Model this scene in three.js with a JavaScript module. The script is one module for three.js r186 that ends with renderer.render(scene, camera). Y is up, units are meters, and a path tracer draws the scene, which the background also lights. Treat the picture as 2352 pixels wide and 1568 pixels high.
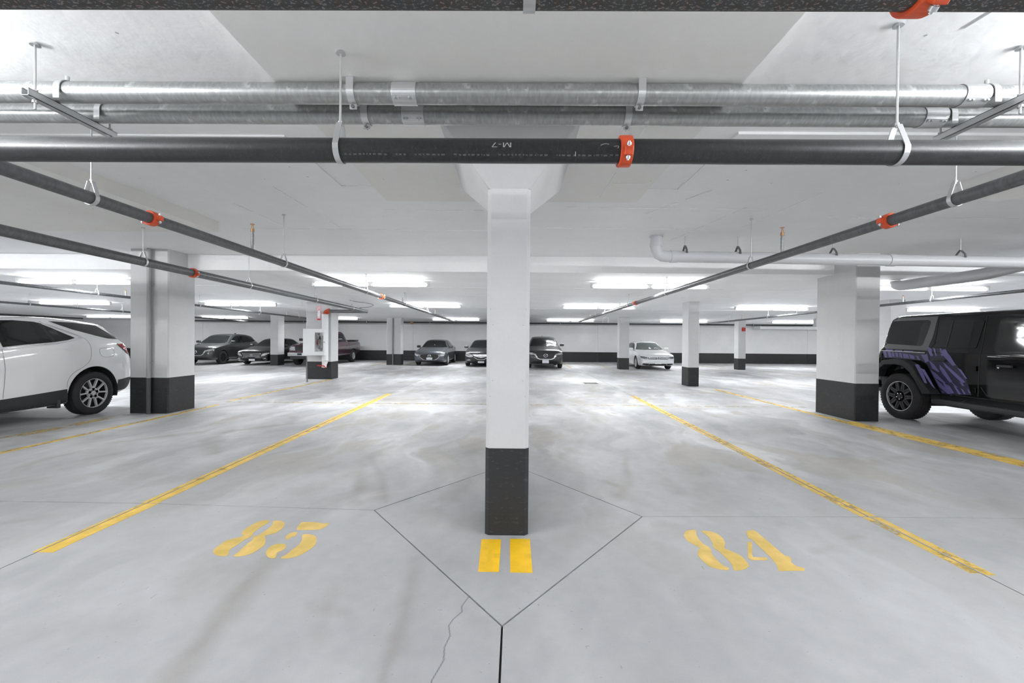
import * as THREE from 'three';
import { mergeGeometries, mergeVertices, toCreasedNormals } from 'three/addons/utils/BufferGeometryUtils.js';
import { RoundedBoxGeometry } from 'three/addons/geometries/RoundedBoxGeometry.js';
import { TessellateModifier } from 'three/addons/modifiers/TessellateModifier.js';
import { RectAreaLightUniformsLib } from 'three/addons/lights/RectAreaLightUniformsLib.js';
import { Brush, Evaluator, SUBTRACTION } from 'three-bvh-csg';

// ------------------------------------------------------------------ camera, lamps, exposure
const scene = new THREE.Scene();
scene.background = new THREE.Color(0x000000);
const camera = new THREE.PerspectiveCamera(2 * Math.atan(784 / 1000) * 180 / Math.PI, 2352 / 1568, 0.05, 200);
camera.position.set(0, 1.4, 0);
camera.rotation.order = 'YXZ';
camera.rotation.set(-0.00607, 0.00795, 0.0087);
const renderer = new THREE.WebGLRenderer({ antialias: true });
renderer.toneMapping = THREE.LinearToneMapping;
renderer.toneMappingExposure = 1.22;
renderer.shadowMap.enabled = true;
RectAreaLightUniformsLib.init();
const LAMP_DOWN = 155, LAMP_UP = 14, FAR_UP = 34, FILL_DOWN = 60, FILL_UP = 105, FILL_FLANK_UP = 520, FILL_SIDE_DOWN = 60, FILL_SIDE_UP = 205, LAMP_GLOW = 1.5;      // radiance of the strip lights: below, out of their upper flanks, and the lens itself; all but LAMP and FAR drive added out-of-frame fill strips
const LAMP_COLOR = new THREE.Color().setRGB(0.97, 0.985, 1.0);

// ------------------------------------------------------------------ numbers of the place (metres)
const SLAB = 2.96, DROP = 2.815, STEP_Z = -8.25, BACK_Z = -27.0, XL = -27, XR = 25, NEAR_Z = 13;
const backCeil = z => 2.66 - 0.016 * (-z + STEP_Z);

// ------------------------------------------------------------------ helpers
let seed = 7;
const rnd = () => { seed = (seed * 1664525 + 1013904223) >>> 0; return seed / 4294967296; };
const hash = (x, y, s) => { let h = Math.imul(x, 374761393) ^ Math.imul(y, 668265263) ^ Math.imul(s, 2147483647 - 1000003); h = Math.imul(h ^ (h >>> 13), 1274126177); return ((h ^ (h >>> 16)) >>> 0) / 4294967296; };
function vn(x, y, s = 0) {
  const xi = Math.floor(x), yi = Math.floor(y); let u = x - xi, v = y - yi; u = u * u * (3 - 2 * u); v = v * v * (3 - 2 * v);
  const a = hash(xi, yi, s), b = hash(xi + 1, yi, s), c = hash(xi, yi + 1, s), d = hash(xi + 1, yi + 1, s);
  return a + (b - a) * u + (c - a) * v + (a - b - c + d) * u * v;
}
const fbm = (x, y, o = 4, s = 0) => { let t = 0, a = 0.5, n = 0; for (let i = 0; i < o; i++) { t += a * vn(x, y, s + i); n += a; a *= 0.5; x = x * 2.03 + 11.3; y = y * 2.03 + 5.7; } return t / n; };
const sst = (a, b, x) => { x = Math.min(1, Math.max(0, (x - a) / (b - a))); return x * x * (3 - 2 * x); };
const mix = (a, b, t) => a + (b - a) * t;
// texture from a function of (u, v) in pixels; torus noise is not needed: edges are mirrored
function tex(w, h, fn, srgb = true, wrap = THREE.MirroredRepeatWrapping) {
  const d = new Uint8Array(w * h * 4), o = [0, 0, 0, 255];
  for (let j = 0; j < h; j++) for (let i = 0; i < w; i++) { o[3] = 255; fn(i, j, o); const k = (j * w + i) * 4; d[k] = o[0] < 0 ? 0 : o[0] > 255 ? 255 : o[0]; d[k + 1] = o[1] < 0 ? 0 : o[1] > 255 ? 255 : o[1]; d[k + 2] = o[2] < 0 ? 0 : o[2] > 255 ? 255 : o[2]; d[k + 3] = o[3]; }
  const t = new THREE.DataTexture(d, w, h, THREE.RGBAFormat); t.wrapS = t.wrapT = wrap; t.magFilter = THREE.LinearFilter; t.minFilter = THREE.LinearMipmapLinearFilter; t.generateMipmaps = true;
  if (srgb) t.colorSpace = THREE.SRGBColorSpace; t.needsUpdate = true; return t;
}
const std = (o) => new THREE.MeshStandardMaterial(o);
const lin = (r, g, b) => new THREE.Color().setRGB(r, g === undefined ? r : g, b === undefined ? r : b);

const taken = {};
const numbered = n => { if (!taken[n]) { taken[n] = 1; return n; } return n + '_' + String(taken[n]++).padStart(3, '0'); };
function tag(o, label, category, group, kind) { o.userData.label = label; if (category) o.userData.category = category; if (group) o.userData.group = group; if (kind) o.userData.kind = kind; return o; }
function thing(name, label, category, [x, y, z] = [0, 0, 0], group) { const o = new THREE.Group(); o.name = numbered(name); o.position.set(x, y, z); scene.add(o); return tag(o, label, category, group); }
function partGroup(name, parent, [x, y, z] = [0, 0, 0]) { const o = new THREE.Group(); o.name = name; o.position.set(x, y, z); parent.add(o); return o; }
// uv in metres by the face's main direction
function metreUV(g) {
  const p = g.attributes.position, n = g.attributes.normal, uv = new Float32Array(p.count * 2);
  for (let i = 0; i < p.count; i += 3) {
    let ax = 0, ay = 0, az = 0; for (let k = 0; k < 3; k++) { ax += Math.abs(n.getX(i + k)); ay += Math.abs(n.getY(i + k)); az += Math.abs(n.getZ(i + k)); }
    for (let k = 0; k < 3; k++) { const x = p.getX(i + k), y = p.getY(i + k), z = p.getZ(i + k); let u, v; if (ay >= ax && ay >= az) { u = x; v = z; } else if (ax >= az) { u = z; v = y; } else { u = x; v = y; } uv[(i + k) * 2] = u; uv[(i + k) * 2 + 1] = v; }
  }
  g.setAttribute('uv', new THREE.BufferAttribute(uv, 2)); return g;
}
function clean(g) { let q = g.index ? g.toNonIndexed() : g; if (!q.attributes.normal) q.computeVertexNormals(); for (const k of Object.keys(q.attributes)) if (!['position', 'normal', 'uv'].includes(k)) q.deleteAttribute(k); if (!g.userData.keepUV) metreUV(q); q.clearGroups && q.clearGroups(); return q; }
function mesh(name, geos, mat, parent = scene) {
  if (!Array.isArray(geos)) geos = [geos]; geos = geos.map(clean);
  const g = geos.length > 1 ? mergeGeometries(geos, false) : geos[0];
  const m = new THREE.Mesh(g, mat); m.name = parent === scene ? numbered(name) : name; m.castShadow = m.receiveShadow = true; parent.add(m); return m;
}
const box = (x0, x1, y0, y1, z0, z1) => new THREE.BoxGeometry(Math.abs(x1 - x0), Math.abs(y1 - y0), Math.abs(z1 - z0)).translate((x0 + x1) / 2, (y0 + y1) / 2, (z0 + z1) / 2);
const rbox = (x0, x1, y0, y1, z0, z1, r = 0.01, s = 2) => new RoundedBoxGeometry(Math.abs(x1 - x0), Math.abs(y1 - y0), Math.abs(z1 - z0), s, r).translate((x0 + x1) / 2, (y0 + y1) / 2, (z0 + z1) / 2);
const V = (x, y, z) => new THREE.Vector3(x, y, z);
function rod(a, b, r, seg = 10, r2 = r) { const d = b.clone().sub(a), g = new THREE.CylinderGeometry(r2, r, d.length(), seg, 1); g.applyQuaternion(new THREE.Quaternion().setFromUnitVectors(V(0, 1, 0), d.normalize())); return g.translate((a.x + b.x) / 2, (a.y + b.y) / 2, (a.z + b.z) / 2); }
// outline in x,y extruded along z from 0 to d
const shapeOf = pts => { const s = new THREE.Shape(); pts.forEach(([x, y], i) => i ? s.lineTo(x, y) : s.moveTo(x, y)); s.closePath(); return s; };
const extr = (pts, d, bevel = 0, holes = []) => { const s = pts instanceof THREE.Shape ? pts : shapeOf(pts); for (const h of holes) { const q = new THREE.Path(); h.forEach(([x, y], i) => i ? q.lineTo(x, y) : q.moveTo(x, y)); s.holes.push(q); } return new THREE.ExtrudeGeometry(s, { depth: d, bevelEnabled: bevel > 0, bevelSize: bevel, bevelThickness: bevel, bevelOffset: -bevel, bevelSegments: 2, curveSegments: 16 }); };
const ring = (ro, ri, n = 28, a0 = 0, a1 = Math.PI * 2) => { const s = new THREE.Shape(); if (a1 - a0 >= Math.PI * 2 - 1e-6) { s.absarc(0, 0, ro, 0, Math.PI * 2); const h = new THREE.Path(); h.absarc(0, 0, ri, 0, Math.PI * 2, true); s.holes.push(h); } else { s.absarc(0, 0, ro, a0, a1, false); s.absarc(0, 0, ri, a1, a0, true); } return s; };
const alongAxis = (g, dir, p) => { g.applyQuaternion(new THREE.Quaternion().setFromUnitVectors(V(0, 0, 1), dir.clone().normalize())); return g.translate(p.x, p.y, p.z); };

// ------------------------------------------------------------------ textures and materials
function stains(list, x, z) { let d = 0; for (const s of list) { if (x < s.b[0] || x > s.b[1] || z < s.b[2] || z > s.b[3]) continue; let best = 9; for (let i = 0; i + 1 < s.p.length; i++) { const [ax, az] = s.p[i], [bx, bz] = s.p[i + 1]; const dx = bx - ax, dz = bz - az, L = dx * dx + dz * dz; let t = L ? ((x - ax) * dx + (z - az) * dz) / L : 0; t = t < 0 ? 0 : t > 1 ? 1 : t; const ex = x - ax - dx * t, ez = z - az - dz * t, q = ex * ex + ez * ez; if (q < best) best = q; } best = Math.sqrt(best); const edge = s.w * (0.55 + 0.9 * vn(x * 5 + s.k, z * 5, 3)); if (best < edge * 1.3) d += 0.6 * s.a * (1 - sst(0, edge * 1.3, best)) * (0.35 + 1.3 * vn(x * 2.6 + s.k, z * 2.6, 8)); } return d; }
let stk = 0;
const stroke = (p, w, a, f = 0.4) => { const xs = p.map(q => q[0]), zs = p.map(q => q[1]), m = w * 1.6; return { p, w, a, f, k: stk++ * 7.7, b: [Math.min(...xs) - m, Math.max(...xs) + m, Math.min(...zs) - m, Math.max(...zs) + m] }; };
// tyre-wetted tracks, scuffs and dirt patches where the photograph shows them (x, z on the floor)
const MARKS = [
  stroke([[-1.36, -1.5], [-1.42, -2.0], [-1.50, -2.35], [-1.52, -2.75]], 0.10, 24), stroke([[-0.52, -1.5], [-0.55, -2.2], [-0.62, -2.75]], 0.06, 22), stroke([[-0.9, -2.0], [-1.0, -2.4]], 0.05, 12),
  stroke([[-1.05, -2.25], [-0.85, -2.2]], 0.06, 14), stroke([[-2.3, -2.0], [-1.9, -2.1]], 0.12, 10), stroke([[-1.35, -3.7], [-1.5, -4.2], [-1.75, -4.9], [-1.6, -5.6]], 0.10, 26), stroke([[-1.1, -3.7], [-1.35, -4.4], [-1.7, -5.1]], 0.05, 22),
  stroke([[-1.9, -3.9], [-1.7, -4.4], [-1.2, -3.85]], 0.16, 14), stroke([[-0.55, -3.8], [-0.4, -4.6], [-0.5, -5.4]], 0.18, 16), stroke([[-0.7, -5.2], [-0.35, -6.2]], 0.25, 14), stroke([[-1.6, -5.0], [-1.3, -6.3]], 0.3, 8),
  stroke([[1.1, -4.2], [1.25, -4.9], [1.45, -5.6]], 0.06, 20), stroke([[1.5, -4.0], [1.6, -4.7]], 0.09, 22), stroke([[0.95, -3.9], [1.05, -4.1], [0.9, -4.3]], 0.07, 26), stroke([[1.75, -3.8], [2.0, -5.2], [2.2, -6.6]], 0.2, 12), stroke([[0.5, -4.8], [0.6, -6.4]], 0.3, 13), stroke([[0.8, -6.0], [0.95, -7.4]], 0.3, 12),
  stroke([[-3.7, -4.3], [-5.2, -5.4], [-6.4, -6.2]], 0.22, 12), stroke([[-3.6, -5.2], [-4.2, -5.9]], 0.16, 24), stroke([[-4.3, -6.3], [-3.7, -6.9]], 0.13, 26), stroke([[-5.2, -5.7], [-4.6, -6.3]], 0.14, 22), stroke([[-3.6, -7.0], [-3.9, -7.6]], 0.1, 26), stroke([[-4.1, -3.0], [-3.6, -3.3]], 0.08, 14),
  stroke([[3.5, -4.0], [4.4, -6.0], [5.1, -7.4]], 0.22, 10), stroke([[4.4, -5.2], [5.0, -5.4]], 0.1, 20), stroke([[3.8, -6.6], [4.6, -7.2]], 0.2, 14), stroke([[3.2, -4.3], [3.4, -4.6]], 0.1, 14), stroke([[2.0, -2.9], [2.2, -3.0]], 0.05, 20), stroke([[2.35, -3.1], [2.5, -3.15]], 0.04, 14),
  stroke([[-7, -9.9], [6.5, -9.7]], 0.35, 10), stroke([[-5, -11.8], [5.6, -11.6]], 0.4, 12), stroke([[-9, -13.6], [8, -13.3]], 0.5, 9), stroke([[-0.2, -3.3], [-0.6, -3.2], [-0.75, -3.5]], 0.2, 10), stroke([[0.35, -3.0], [0.55, -3.3]], 0.12, 9),
  stroke([[-7.0, -6.4], [-8.6, -5.0]], 0.5, 14), stroke([[7.6, -5.6], [8.4, -6.8]], 0.5, 14),
];
const CRACK = [[-0.238, -2.361], [-0.269, -2.265], [-0.262, -2.22], [-0.299, -2.16], [-0.313, -2.111], [-0.296, -2.04], [-0.31, -1.962], [-0.3, -1.883], [-0.331, -1.768], [-0.30, -1.6], [-0.34, -1.4]];
function floorTex(x0, x1, z0, z1, w, h) {
  return tex(w, h, (i, j, o) => {
    const x = x0 + (x1 - x0) * (i + 0.5) / w, z = z0 + (z1 - z0) * (j + 0.5) / h, far = sst(-3, -6, z);
    const wx = x + 0.7 * (fbm(x * 0.9, z * 0.9, 2, 21) - 0.5), wz = z + 0.7 * (fbm(x * 0.9, z * 0.9, 2, 22) - 0.5);
    const n1 = fbm(wx * 0.45, wz * 0.4, 3, 1), n2 = fbm(wx * 2.1 + 4, wz * 1.2, 4, 5), n3 = fbm(x * 14, z * 14, 3, 9), g = hash(i, j, 4);
    const sw = fbm(wx * 2.6 + 2.2 * n2, wz * 0.8 + 9, 4, 13), rub = fbm(x * 7 + z * 2.5, z * 3 - x, 3, 17); // trowel sweeps and rub marks
    let v = 172 + (26 + 14 * far) * (n1 - 0.5) + (24 + 30 * far) * (n2 - 0.5) + 9 * (n3 - 0.5) + 4 * (g - 0.5) + (7 + 13 * far) * sst(0.42, 0.8, sw) + (7 + 9 * far) * (rub - 0.5);
    const dirt = sst(0.53, 0.7, n2 * 0.55 + (1 - sw) * 0.35 + n1 * 0.1) * (7 + 17 * far) + 0.8 * stains(MARKS, x, z);
    v -= dirt; let warm = Math.min(9, dirt * 0.28);
    if (vn(x * 60, z * 60, 31) > 0.972 && n3 > 0.5) v -= 26;
    if (z > -2.4 && x > -0.45 && x < -0.2) { let b = 1; for (let k = 0; k + 1 < CRACK.length; k++) { const [ax, az] = CRACK[k], [bx, bz] = CRACK[k + 1], dx = bx - ax, dz = bz - az; let t = ((x - ax) * dx + (z - az) * dz) / (dx * dx + dz * dz); t = t < 0 ? 0 : t > 1 ? 1 : t; b = Math.min(b, Math.hypot(x - ax - dx * t, z - az - dz * t)); } if (b < 0.004) v -= 70 * (1 - b / 0.004); }
    o[0] = v - 1 + warm * 0.5; o[1] = v - warm * 0.1; o[2] = v + 2 - warm;
  });
}
function floorMat(x0, x1, z0, z1, w, h) { const t = floorTex(x0, x1, z0, z1, w, h); const m = std({ map: t, roughness: 0.55, bumpMap: BUMP, bumpScale: 0.0012 }); m.userData.region = [x0, x1, z0, z1]; return m; }
const BUMP = tex(512, 512, (i, j, o) => { const v = 128 + 150 * (fbm(i / 18, j / 18, 4, 40) - 0.5); o[0] = o[1] = o[2] = v; }, false);
const paintTex = (base, amp, s, dots = 0) => tex(1024, 1024, (i, j, o) => { const v = base + amp * (fbm(i / 170, j / 170, 4, s) - 0.5) * 2 + amp * 0.6 * (fbm(i / 12, j / 12, 2, s + 7) - 0.5) + 3 * (hash(i, j, s) - 0.5); o[0] = v; o[1] = v + 0.5; o[2] = v + 1.5; if (dots && hash(i >> 3, j >> 3, s + 3) > 1 - dots) { const cx = (i & 7) - 3.5, cy = (j & 7) - 3.5, r = 0.8 + 2.4 * hash(i >> 3, j >> 3, s + 5); if (cx * cx + cy * cy < r * r) { o[0] -= 62; o[1] -= 60; o[2] -= 56; } } });
const rep = (t, m) => { t.repeat.set(1 / m, 1 / m); return t; };
const M = {
  ceiling: std({ map: rep(paintTex(240, 4, 51, 0.0006), 3.1), roughness: 0.6, bumpMap: rep(BUMP.clone(), 1.7), bumpScale: 0.004 }),
  drop: std({ color: lin(1, 0.985, 0.95), map: rep(paintTex(234, 4, 57, 0.0003), 2.7), roughness: 0.65, bumpMap: rep(BUMP.clone(), 2.3), bumpScale: 0.003 }),
  wall: std({ map: rep(paintTex(224, 6, 61), 4.3), roughness: 0.7 }),
  column: std({ map: rep(paintTex(198, 4, 67, 0.0016), 1.3), roughness: 0.6, bumpMap: rep(BUMP.clone(), 0.9), bumpScale: 0.0015 }),
  black: std({ map: rep(tex(512, 512, (i, j, o) => { const n = fbm(i / 60, j / 90, 4, 71), d = sst(0.6, 0.85, fbm(i / 22, j / 6, 4, 75)); const v = 31 + 12 * (n - 0.5) + 30 * d * d; o[0] = v; o[1] = v + 1; o[2] = v + 3; }), 0.8), roughness: 0.55 }),
  blackPipe: std({ map: rep(tex(512, 512, (i, j, o) => { const n = fbm(i / 40, j / 14, 3, 81), d = sst(0.7, 0.8, fbm(i / 7, j / 4, 3, 85)); const v = 46 + 12 * (n - 0.5) + 26 * d; o[0] = v; o[1] = v + 1; o[2] = v + 3; }), 0.45), roughness: 0.38, metalness: 0.25 }),
  rustPipe: std({ map: rep(tex(512, 512, (i, j, o) => { const n = fbm(i / 8, j / 12, 4, 91), d = sst(0.55, 0.75, n), r = sst(0.5, 0.8, fbm(i / 30, j / 30, 3, 95)); const v = 64 + 60 * d; o[0] = v + 16 * r * d; o[1] = v - 4 * r; o[2] = v - 8 * r; }), 0.3), roughness: 0.75 }),
  greyPipe: std({ map: rep(tex(256, 256, (i, j, o) => { const v = 92 + 30 * (fbm(i / 30, j / 9, 3, 101) - 0.5); o[0] = v; o[1] = v + 2; o[2] = v + 4; }), 0.5), roughness: 0.4, metalness: 0.35 }),
  galv: std({ map: rep(tex(512, 512, (i, j, o) => { const n = fbm(i / 26, j / 10, 4, 111), s = sst(0.68, 0.78, fbm(i / 60, j / 40, 3, 115)); const v = 158 + 34 * (n - 0.5) + 26 * s; o[0] = v; o[1] = v + 2; o[2] = v + 2; }), 0.6), roughness: 0.36, metalness: 0.7 }),
  zinc: std({ color: lin(0.56, 0.57, 0.58), roughness: 0.38, metalness: 0.75 }),
  darkSteel: std({ color: lin(0.16, 0.165, 0.17), roughness: 0.45, metalness: 0.6 }),
  orange: std({ color: lin(0.62, 0.075, 0.018), roughness: 0.45 }),
  red: std({ color: lin(0.5, 0.02, 0.03), roughness: 0.4 }),
  brass: std({ color: lin(0.5, 0.3, 0.16), roughness: 0.35, metalness: 0.8 }),
  pvc: std({ color: lin(0.6, 0.61, 0.63), roughness: 0.4 }),
  white: std({ color: lin(0.78, 0.79, 0.8), roughness: 0.45 }),
  fixture: std({ color: lin(0.5, 0.5, 0.5), roughness: 0.5 }),
  lens: std({ color: lin(0.9), emissive: LAMP_COLOR.clone(), emissiveIntensity: LAMP_GLOW, roughness: 0.4 }),
  seam: std({ color: lin(0.86, 0.87, 0.88), roughness: 0.5 }),
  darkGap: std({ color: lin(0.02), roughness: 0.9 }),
  rubber: std({ color: lin(0.022, 0.022, 0.024), roughness: 0.8 }),
  liner: std({ color: lin(0.03, 0.031, 0.033), roughness: 0.75, side: THREE.DoubleSide }),
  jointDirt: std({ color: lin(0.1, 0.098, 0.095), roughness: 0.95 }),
  plasticDark: std({ color: lin(0.022, 0.023, 0.026), roughness: 0.6 }),
  glass: new THREE.MeshPhysicalMaterial({ color: lin(0.006, 0.007, 0.0075), roughness: 0.05 }),
  glassPale: new THREE.MeshPhysicalMaterial({ color: lin(0.07, 0.085, 0.08), roughness: 0.08 }),
  chrome: std({ color: lin(0.75, 0.76, 0.78), roughness: 0.14, metalness: 1 }),
  alloy: std({ color: lin(0.72, 0.72, 0.73), roughness: 0.35, metalness: 0.25 }),
  gunmetal: std({ color: lin(0.06, 0.06, 0.065), roughness: 0.4, metalness: 0.6 }),
  plate: std({ color: lin(0.72, 0.74, 0.78), roughness: 0.5 }),
  lampClear: new THREE.MeshPhysicalMaterial({ color: lin(0.55, 0.57, 0.6), roughness: 0.12, metalness: 0.4, clearcoat: 1 }),
  tail: new THREE.MeshPhysicalMaterial({ color: lin(0.42, 0.006, 0.015), roughness: 0.12, clearcoat: 1 }),
};
const paint = (r, g, b, metal = 0.35, rough = 0.32) => new THREE.MeshPhysicalMaterial({ color: lin(r, g, b), metalness: metal, roughness: rough, clearcoat: 1, clearcoatRoughness: 0.05 });
// worn traffic paint: colour varies, and where it is worn through the concrete shows
const wornPaint = (r, g, b, keep, s, tone = 1) => std({ color: 0xffffff, roughness: 0.55, transparent: true,
  map: rep(tex(256, 256, (i, j, o) => { const n = fbm(i / 30, j / 30, 4, s); const k = 0.9 + 0.2 * n; o[0] = r * k; o[1] = g * k; o[2] = b * (k + 0.25 * (n - 0.5)); }), 0.7),
  alphaMap: rep(tex(512, 512, (i, j, o) => { const n = 0.8 * fbm(i / 46, j / 70, 4, s + 30) + 0.2 * fbm(i / 8, j / 8, 3, s + 40); const v = 255 * sst(keep + 0.2, keep - 0.2, n) * tone; o[0] = o[1] = o[2] = v; }, false), 1.1) });
const Y_BRIGHT = wornPaint(246, 196, 30, 0.95, 201), Y_NUM = wornPaint(234, 200, 108, 0.95, 211, 0.88), Y_LINE = wornPaint(238, 200, 84, 0.75, 221, 0.92), Y_FADE = wornPaint(238, 202, 100, 0.62, 231, 0.85), Y_GHOST = wornPaint(232, 208, 144, 0.46, 241, 0.55);

// ------------------------------------------------------------------ the floor: concrete bays between saw-cut joints
const floor = tag(new THREE.Group(), 'grey trowelled concrete parking floor', null, null, 'structure'); floor.name = 'floor'; scene.add(floor);
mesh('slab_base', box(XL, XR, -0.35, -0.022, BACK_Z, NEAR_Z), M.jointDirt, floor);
const FN = floorMat(-4.6, 4.6, -5.0, -0.8, 2048, 2048), FM = floorMat(-10, 10, -11.4, -3.2, 2048, 2048), FF = floorMat(-26, 25, -27.2, -10.6, 1536, 1024);
function inset(p, d) { // polygon moved inwards by d
  let A = 0; for (let i = 0; i < p.length; i++) { const a = p[i], b = p[(i + 1) % p.length]; A += a[0] * b[1] - b[0] * a[1]; } const sg = A > 0 ? 1 : -1;
  return p.map((c, i) => { const a = p[(i + p.length - 1) % p.length], b = p[(i + 1) % p.length]; const n1 = [-(c[1] - a[1]), c[0] - a[0]], n2 = [-(b[1] - c[1]), b[0] - c[0]]; const l1 = Math.hypot(...n1), l2 = Math.hypot(...n2); n1[0] *= sg / l1; n1[1] *= sg / l1; n2[0] *= sg / l2; n2[1] *= sg / l2; const k = 1 + n1[0] * n2[0] + n1[1] * n2[1]; return [c[0] + d * (n1[0] + n2[0]) / k, c[1] + d * (n1[1] + n2[1]) / k]; });
}
function bay(poly, mat, gap = 0.005) {
  const g = extr(inset(poly, gap).map(([x, z]) => [x, -z]), 0.02); g.rotateX(-Math.PI / 2).translate(0, -0.02, 0);
  const q = g.index ? g.toNonIndexed() : g, [x0, x1, z0, z1] = mat.userData.region, p = q.attributes.position, uv = new Float32Array(p.count * 2);
  for (let i = 0; i < p.count; i++) { uv[2 * i] = (p.getX(i) - x0) / (x1 - x0); uv[2 * i + 1] = (p.getZ(i) - z0) / (z1 - z0); }
  q.setAttribute('uv', new THREE.BufferAttribute(uv, 2)); q.userData.keepUV = true; mesh('concrete_bay', q, mat, floor);
}
const jl = -3.07, jr = 2.84, D0 = [-0.053, -2.114], DL = [-1.135, -3.519], DR = [1.017, -3.453], DT = [-0.05, -4.87];
bay([[XL, NEAR_Z], [jl, NEAR_Z], [jl, -3.605], [XL, -3.75]], FN); bay([[jl, NEAR_Z], [D0[0], NEAR_Z], D0, DL, [jl, -3.605]], FN);
bay([[D0[0], NEAR_Z], [jr, NEAR_Z], [jr, -3.5], DR, D0], FN); bay([[jr, NEAR_Z], [XR, NEAR_Z], [XR, -3.6], [jr, -3.5]], FN);
bay([D0, DR, DT, DL], FN);
const ml = -3.165, mr = 2.93, MZ = -11;
bay([[XL, -3.75], [-7.2, -3.645], [-7.62, MZ], [XL, MZ]], FM); bay([[-7.2, -3.645], [jl, -3.605], [ml, MZ], [-7.62, MZ]], FM); bay([[jl, -3.605], DL, DT, [-0.05, MZ], [ml, MZ]], FM); bay([DT, DR, [jr, -3.5], [mr, MZ], [-0.05, MZ]], FM); bay([[jr, -3.5], [7.35, -3.53], [7.75, MZ], [mr, MZ]], FM); bay([[7.35, -3.53], [XR, -3.6], [XR, MZ], [7.75, MZ]], FM);
const fx = [XL, -9.2, ml, -0.05, mr, 9.0, XR]; for (let i = 0; i < 6; i++) { bay([[fx[i], MZ], [fx[i + 1], MZ], [fx[i + 1], -19], [fx[i], -19]], FF, 0.005); bay([[fx[i], -19], [fx[i + 1], -19], [fx[i + 1], BACK_Z], [fx[i], BACK_Z]], FF, 0.005); }

// ------------------------------------------------------------------ ceiling: slab, drop panels, step down to the rear slab
const ceiling = tag(new THREE.Group(), 'white painted concrete ceiling with drop panels', null, null, 'structure'); ceiling.name = 'ceiling'; scene.add(ceiling);
mesh('main_slab', box(XL, XR, SLAB, SLAB + 0.25, STEP_Z, NEAR_Z), M.ceiling, ceiling);
{ const g = extr([[-STEP_Z, 3.21], [-STEP_Z, 2.66], [-BACK_Z, backCeil(BACK_Z)], [-BACK_Z, 3.21]], XR - XL); g.rotateY(Math.PI / 2).translate(XL, 0, 0); mesh('rear_slab', g, M.ceiling, ceiling); }
mesh('drop_panel', box(-1.345, 1.235, DROP, SLAB, -4.51, 3.2), M.drop, ceiling);
mesh('drop_panel', box(-12.5, -4.05, DROP, SLAB, -5.9, 3.2), M.drop, ceiling);
mesh('drop_panel', box(4.25, 12.5, DROP, SLAB, -4.33, 3.2), M.drop, ceiling);
mesh('thickened_strip', box(1.65, 4.25, SLAB - 0.02, SLAB, -4.49, -3.27), M.ceiling, ceiling);
mesh('thickened_strip', box(-4.05, -1.8, SLAB - 0.012, SLAB, -4.46, -3.36), M.ceiling, ceiling);
mesh('ceiling_pad', box(1.235, 1.65, SLAB - 0.012, SLAB, -4.3, -3.6), M.ceiling, ceiling);
// thin fins of laitance along the formwork joints
function fin(x0, z0, x1, z1, w = 0.012, h = 0.008, y = SLAB) { const n = Math.max(2, Math.round(Math.hypot(x1 - x0, z1 - z0) / 0.12)), gs = []; const ang = Math.atan2(-(z1 - z0), x1 - x0); for (let i = 0; i < n; i++) { if (rnd() < 0.14) continue; const t = (i + 0.5) / n, l = Math.hypot(x1 - x0, z1 - z0) / n, k = 0.4 + rnd() * 0.9; gs.push(new THREE.BoxGeometry(l * (0.9 + 0.2 * rnd()), h * k, w * k).rotateY(ang).translate(mix(x0, x1, t), y - h * k / 2, mix(z0, z1, t))); } mesh('form_seam', gs, M.seam, ceiling); }
fin(-4.0, -4.47, -1.4, -4.47); fin(1.25, -4.52, 4.2, -4.5); fin(-3.95, -6.25, -0.3, -6.3); fin(0.3, -6.1, 2.6, -6.15); fin(-1.6, -5.3, -0.4, -5.3); fin(0.6, -5.15, 3.0, -5.2); fin(1.9, -3.4, 1.75, -4.49); fin(2.04, -4.5, 1.6, -5.4); fin(-3.4, -3.4, -3.25, -6.25); fin(-2.55, -3.4, -2.5, -6.2); fin(2.7, -5.0, 2.4, -6.9, 0.01, 0.006); fin(3.6, -3.9, 4.2, -3.9); fin(3.9, -5.5, 6.3, -5.5); fin(3.2, -4.6, 3.1, -6.0, 0.008, 0.005); fin(2.3, -1.6, 2.2, -2.3, 0.02, 0.008);
 fin(0.85, -2.9, 0.83, -4.4, 0.006, 0.004, DROP); fin(-0.75, -3.6, -0.7, -4.4, 0.005, 0.003, DROP); fin(0.65, -3.95, 1.2, -3.95, 0.005, 0.003, DROP);
for (const z of [-10.4, -12.1, -13.7, -16.2, -18.9]) fin(-13, z, 13, z - 0.1, 0.014, 0.005, backCeil(z));

// ------------------------------------------------------------------ walls with control joints and a black base coat
function wall(name, label, along, a, b, at, dir, joints) {
  const w = tag(new THREE.Group(), label, null, null, 'structure'); w.name = name; scene.add(w);
  const cuts = [a, ...joints, b], T = 0.3;
  for (let i = 0; i + 1 < cuts.length; i++) { const p = cuts[i] + 0.006, q = cuts[i + 1] - 0.006;
    const mk = (y0, y1, d) => along === 'x' ? box(p, q, y0, y1, at + dir * d, at - dir * T) : box(at + dir * d, at - dir * T, y0, y1, p, q);
    mesh('wall_panel', mk(0.62, 3.2, 0), M.wall, w); mesh('base_coat', mk(-0.02, 0.62, 0.003), M.black, w); }
  mesh('joint_backing', along === 'x' ? box(a, b, -0.02, 3.2, at - dir * 0.02, at - dir * 0.25) : box(at - dir * 0.02, at - dir * 0.25, -0.02, 3.2, a, b), M.wall, w);
}
wall('wall_back', 'white rear wall with a black painted base', 'x', XL, XR, BACK_Z, 1, [-19.5, -12.6, -6.35, -3.8, 5.1, 11.4, 18]);
wall('wall_left', 'white side wall with a black painted base', 'z', BACK_Z, NEAR_Z, XL, 1, [-18, -9, 0]);
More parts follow.
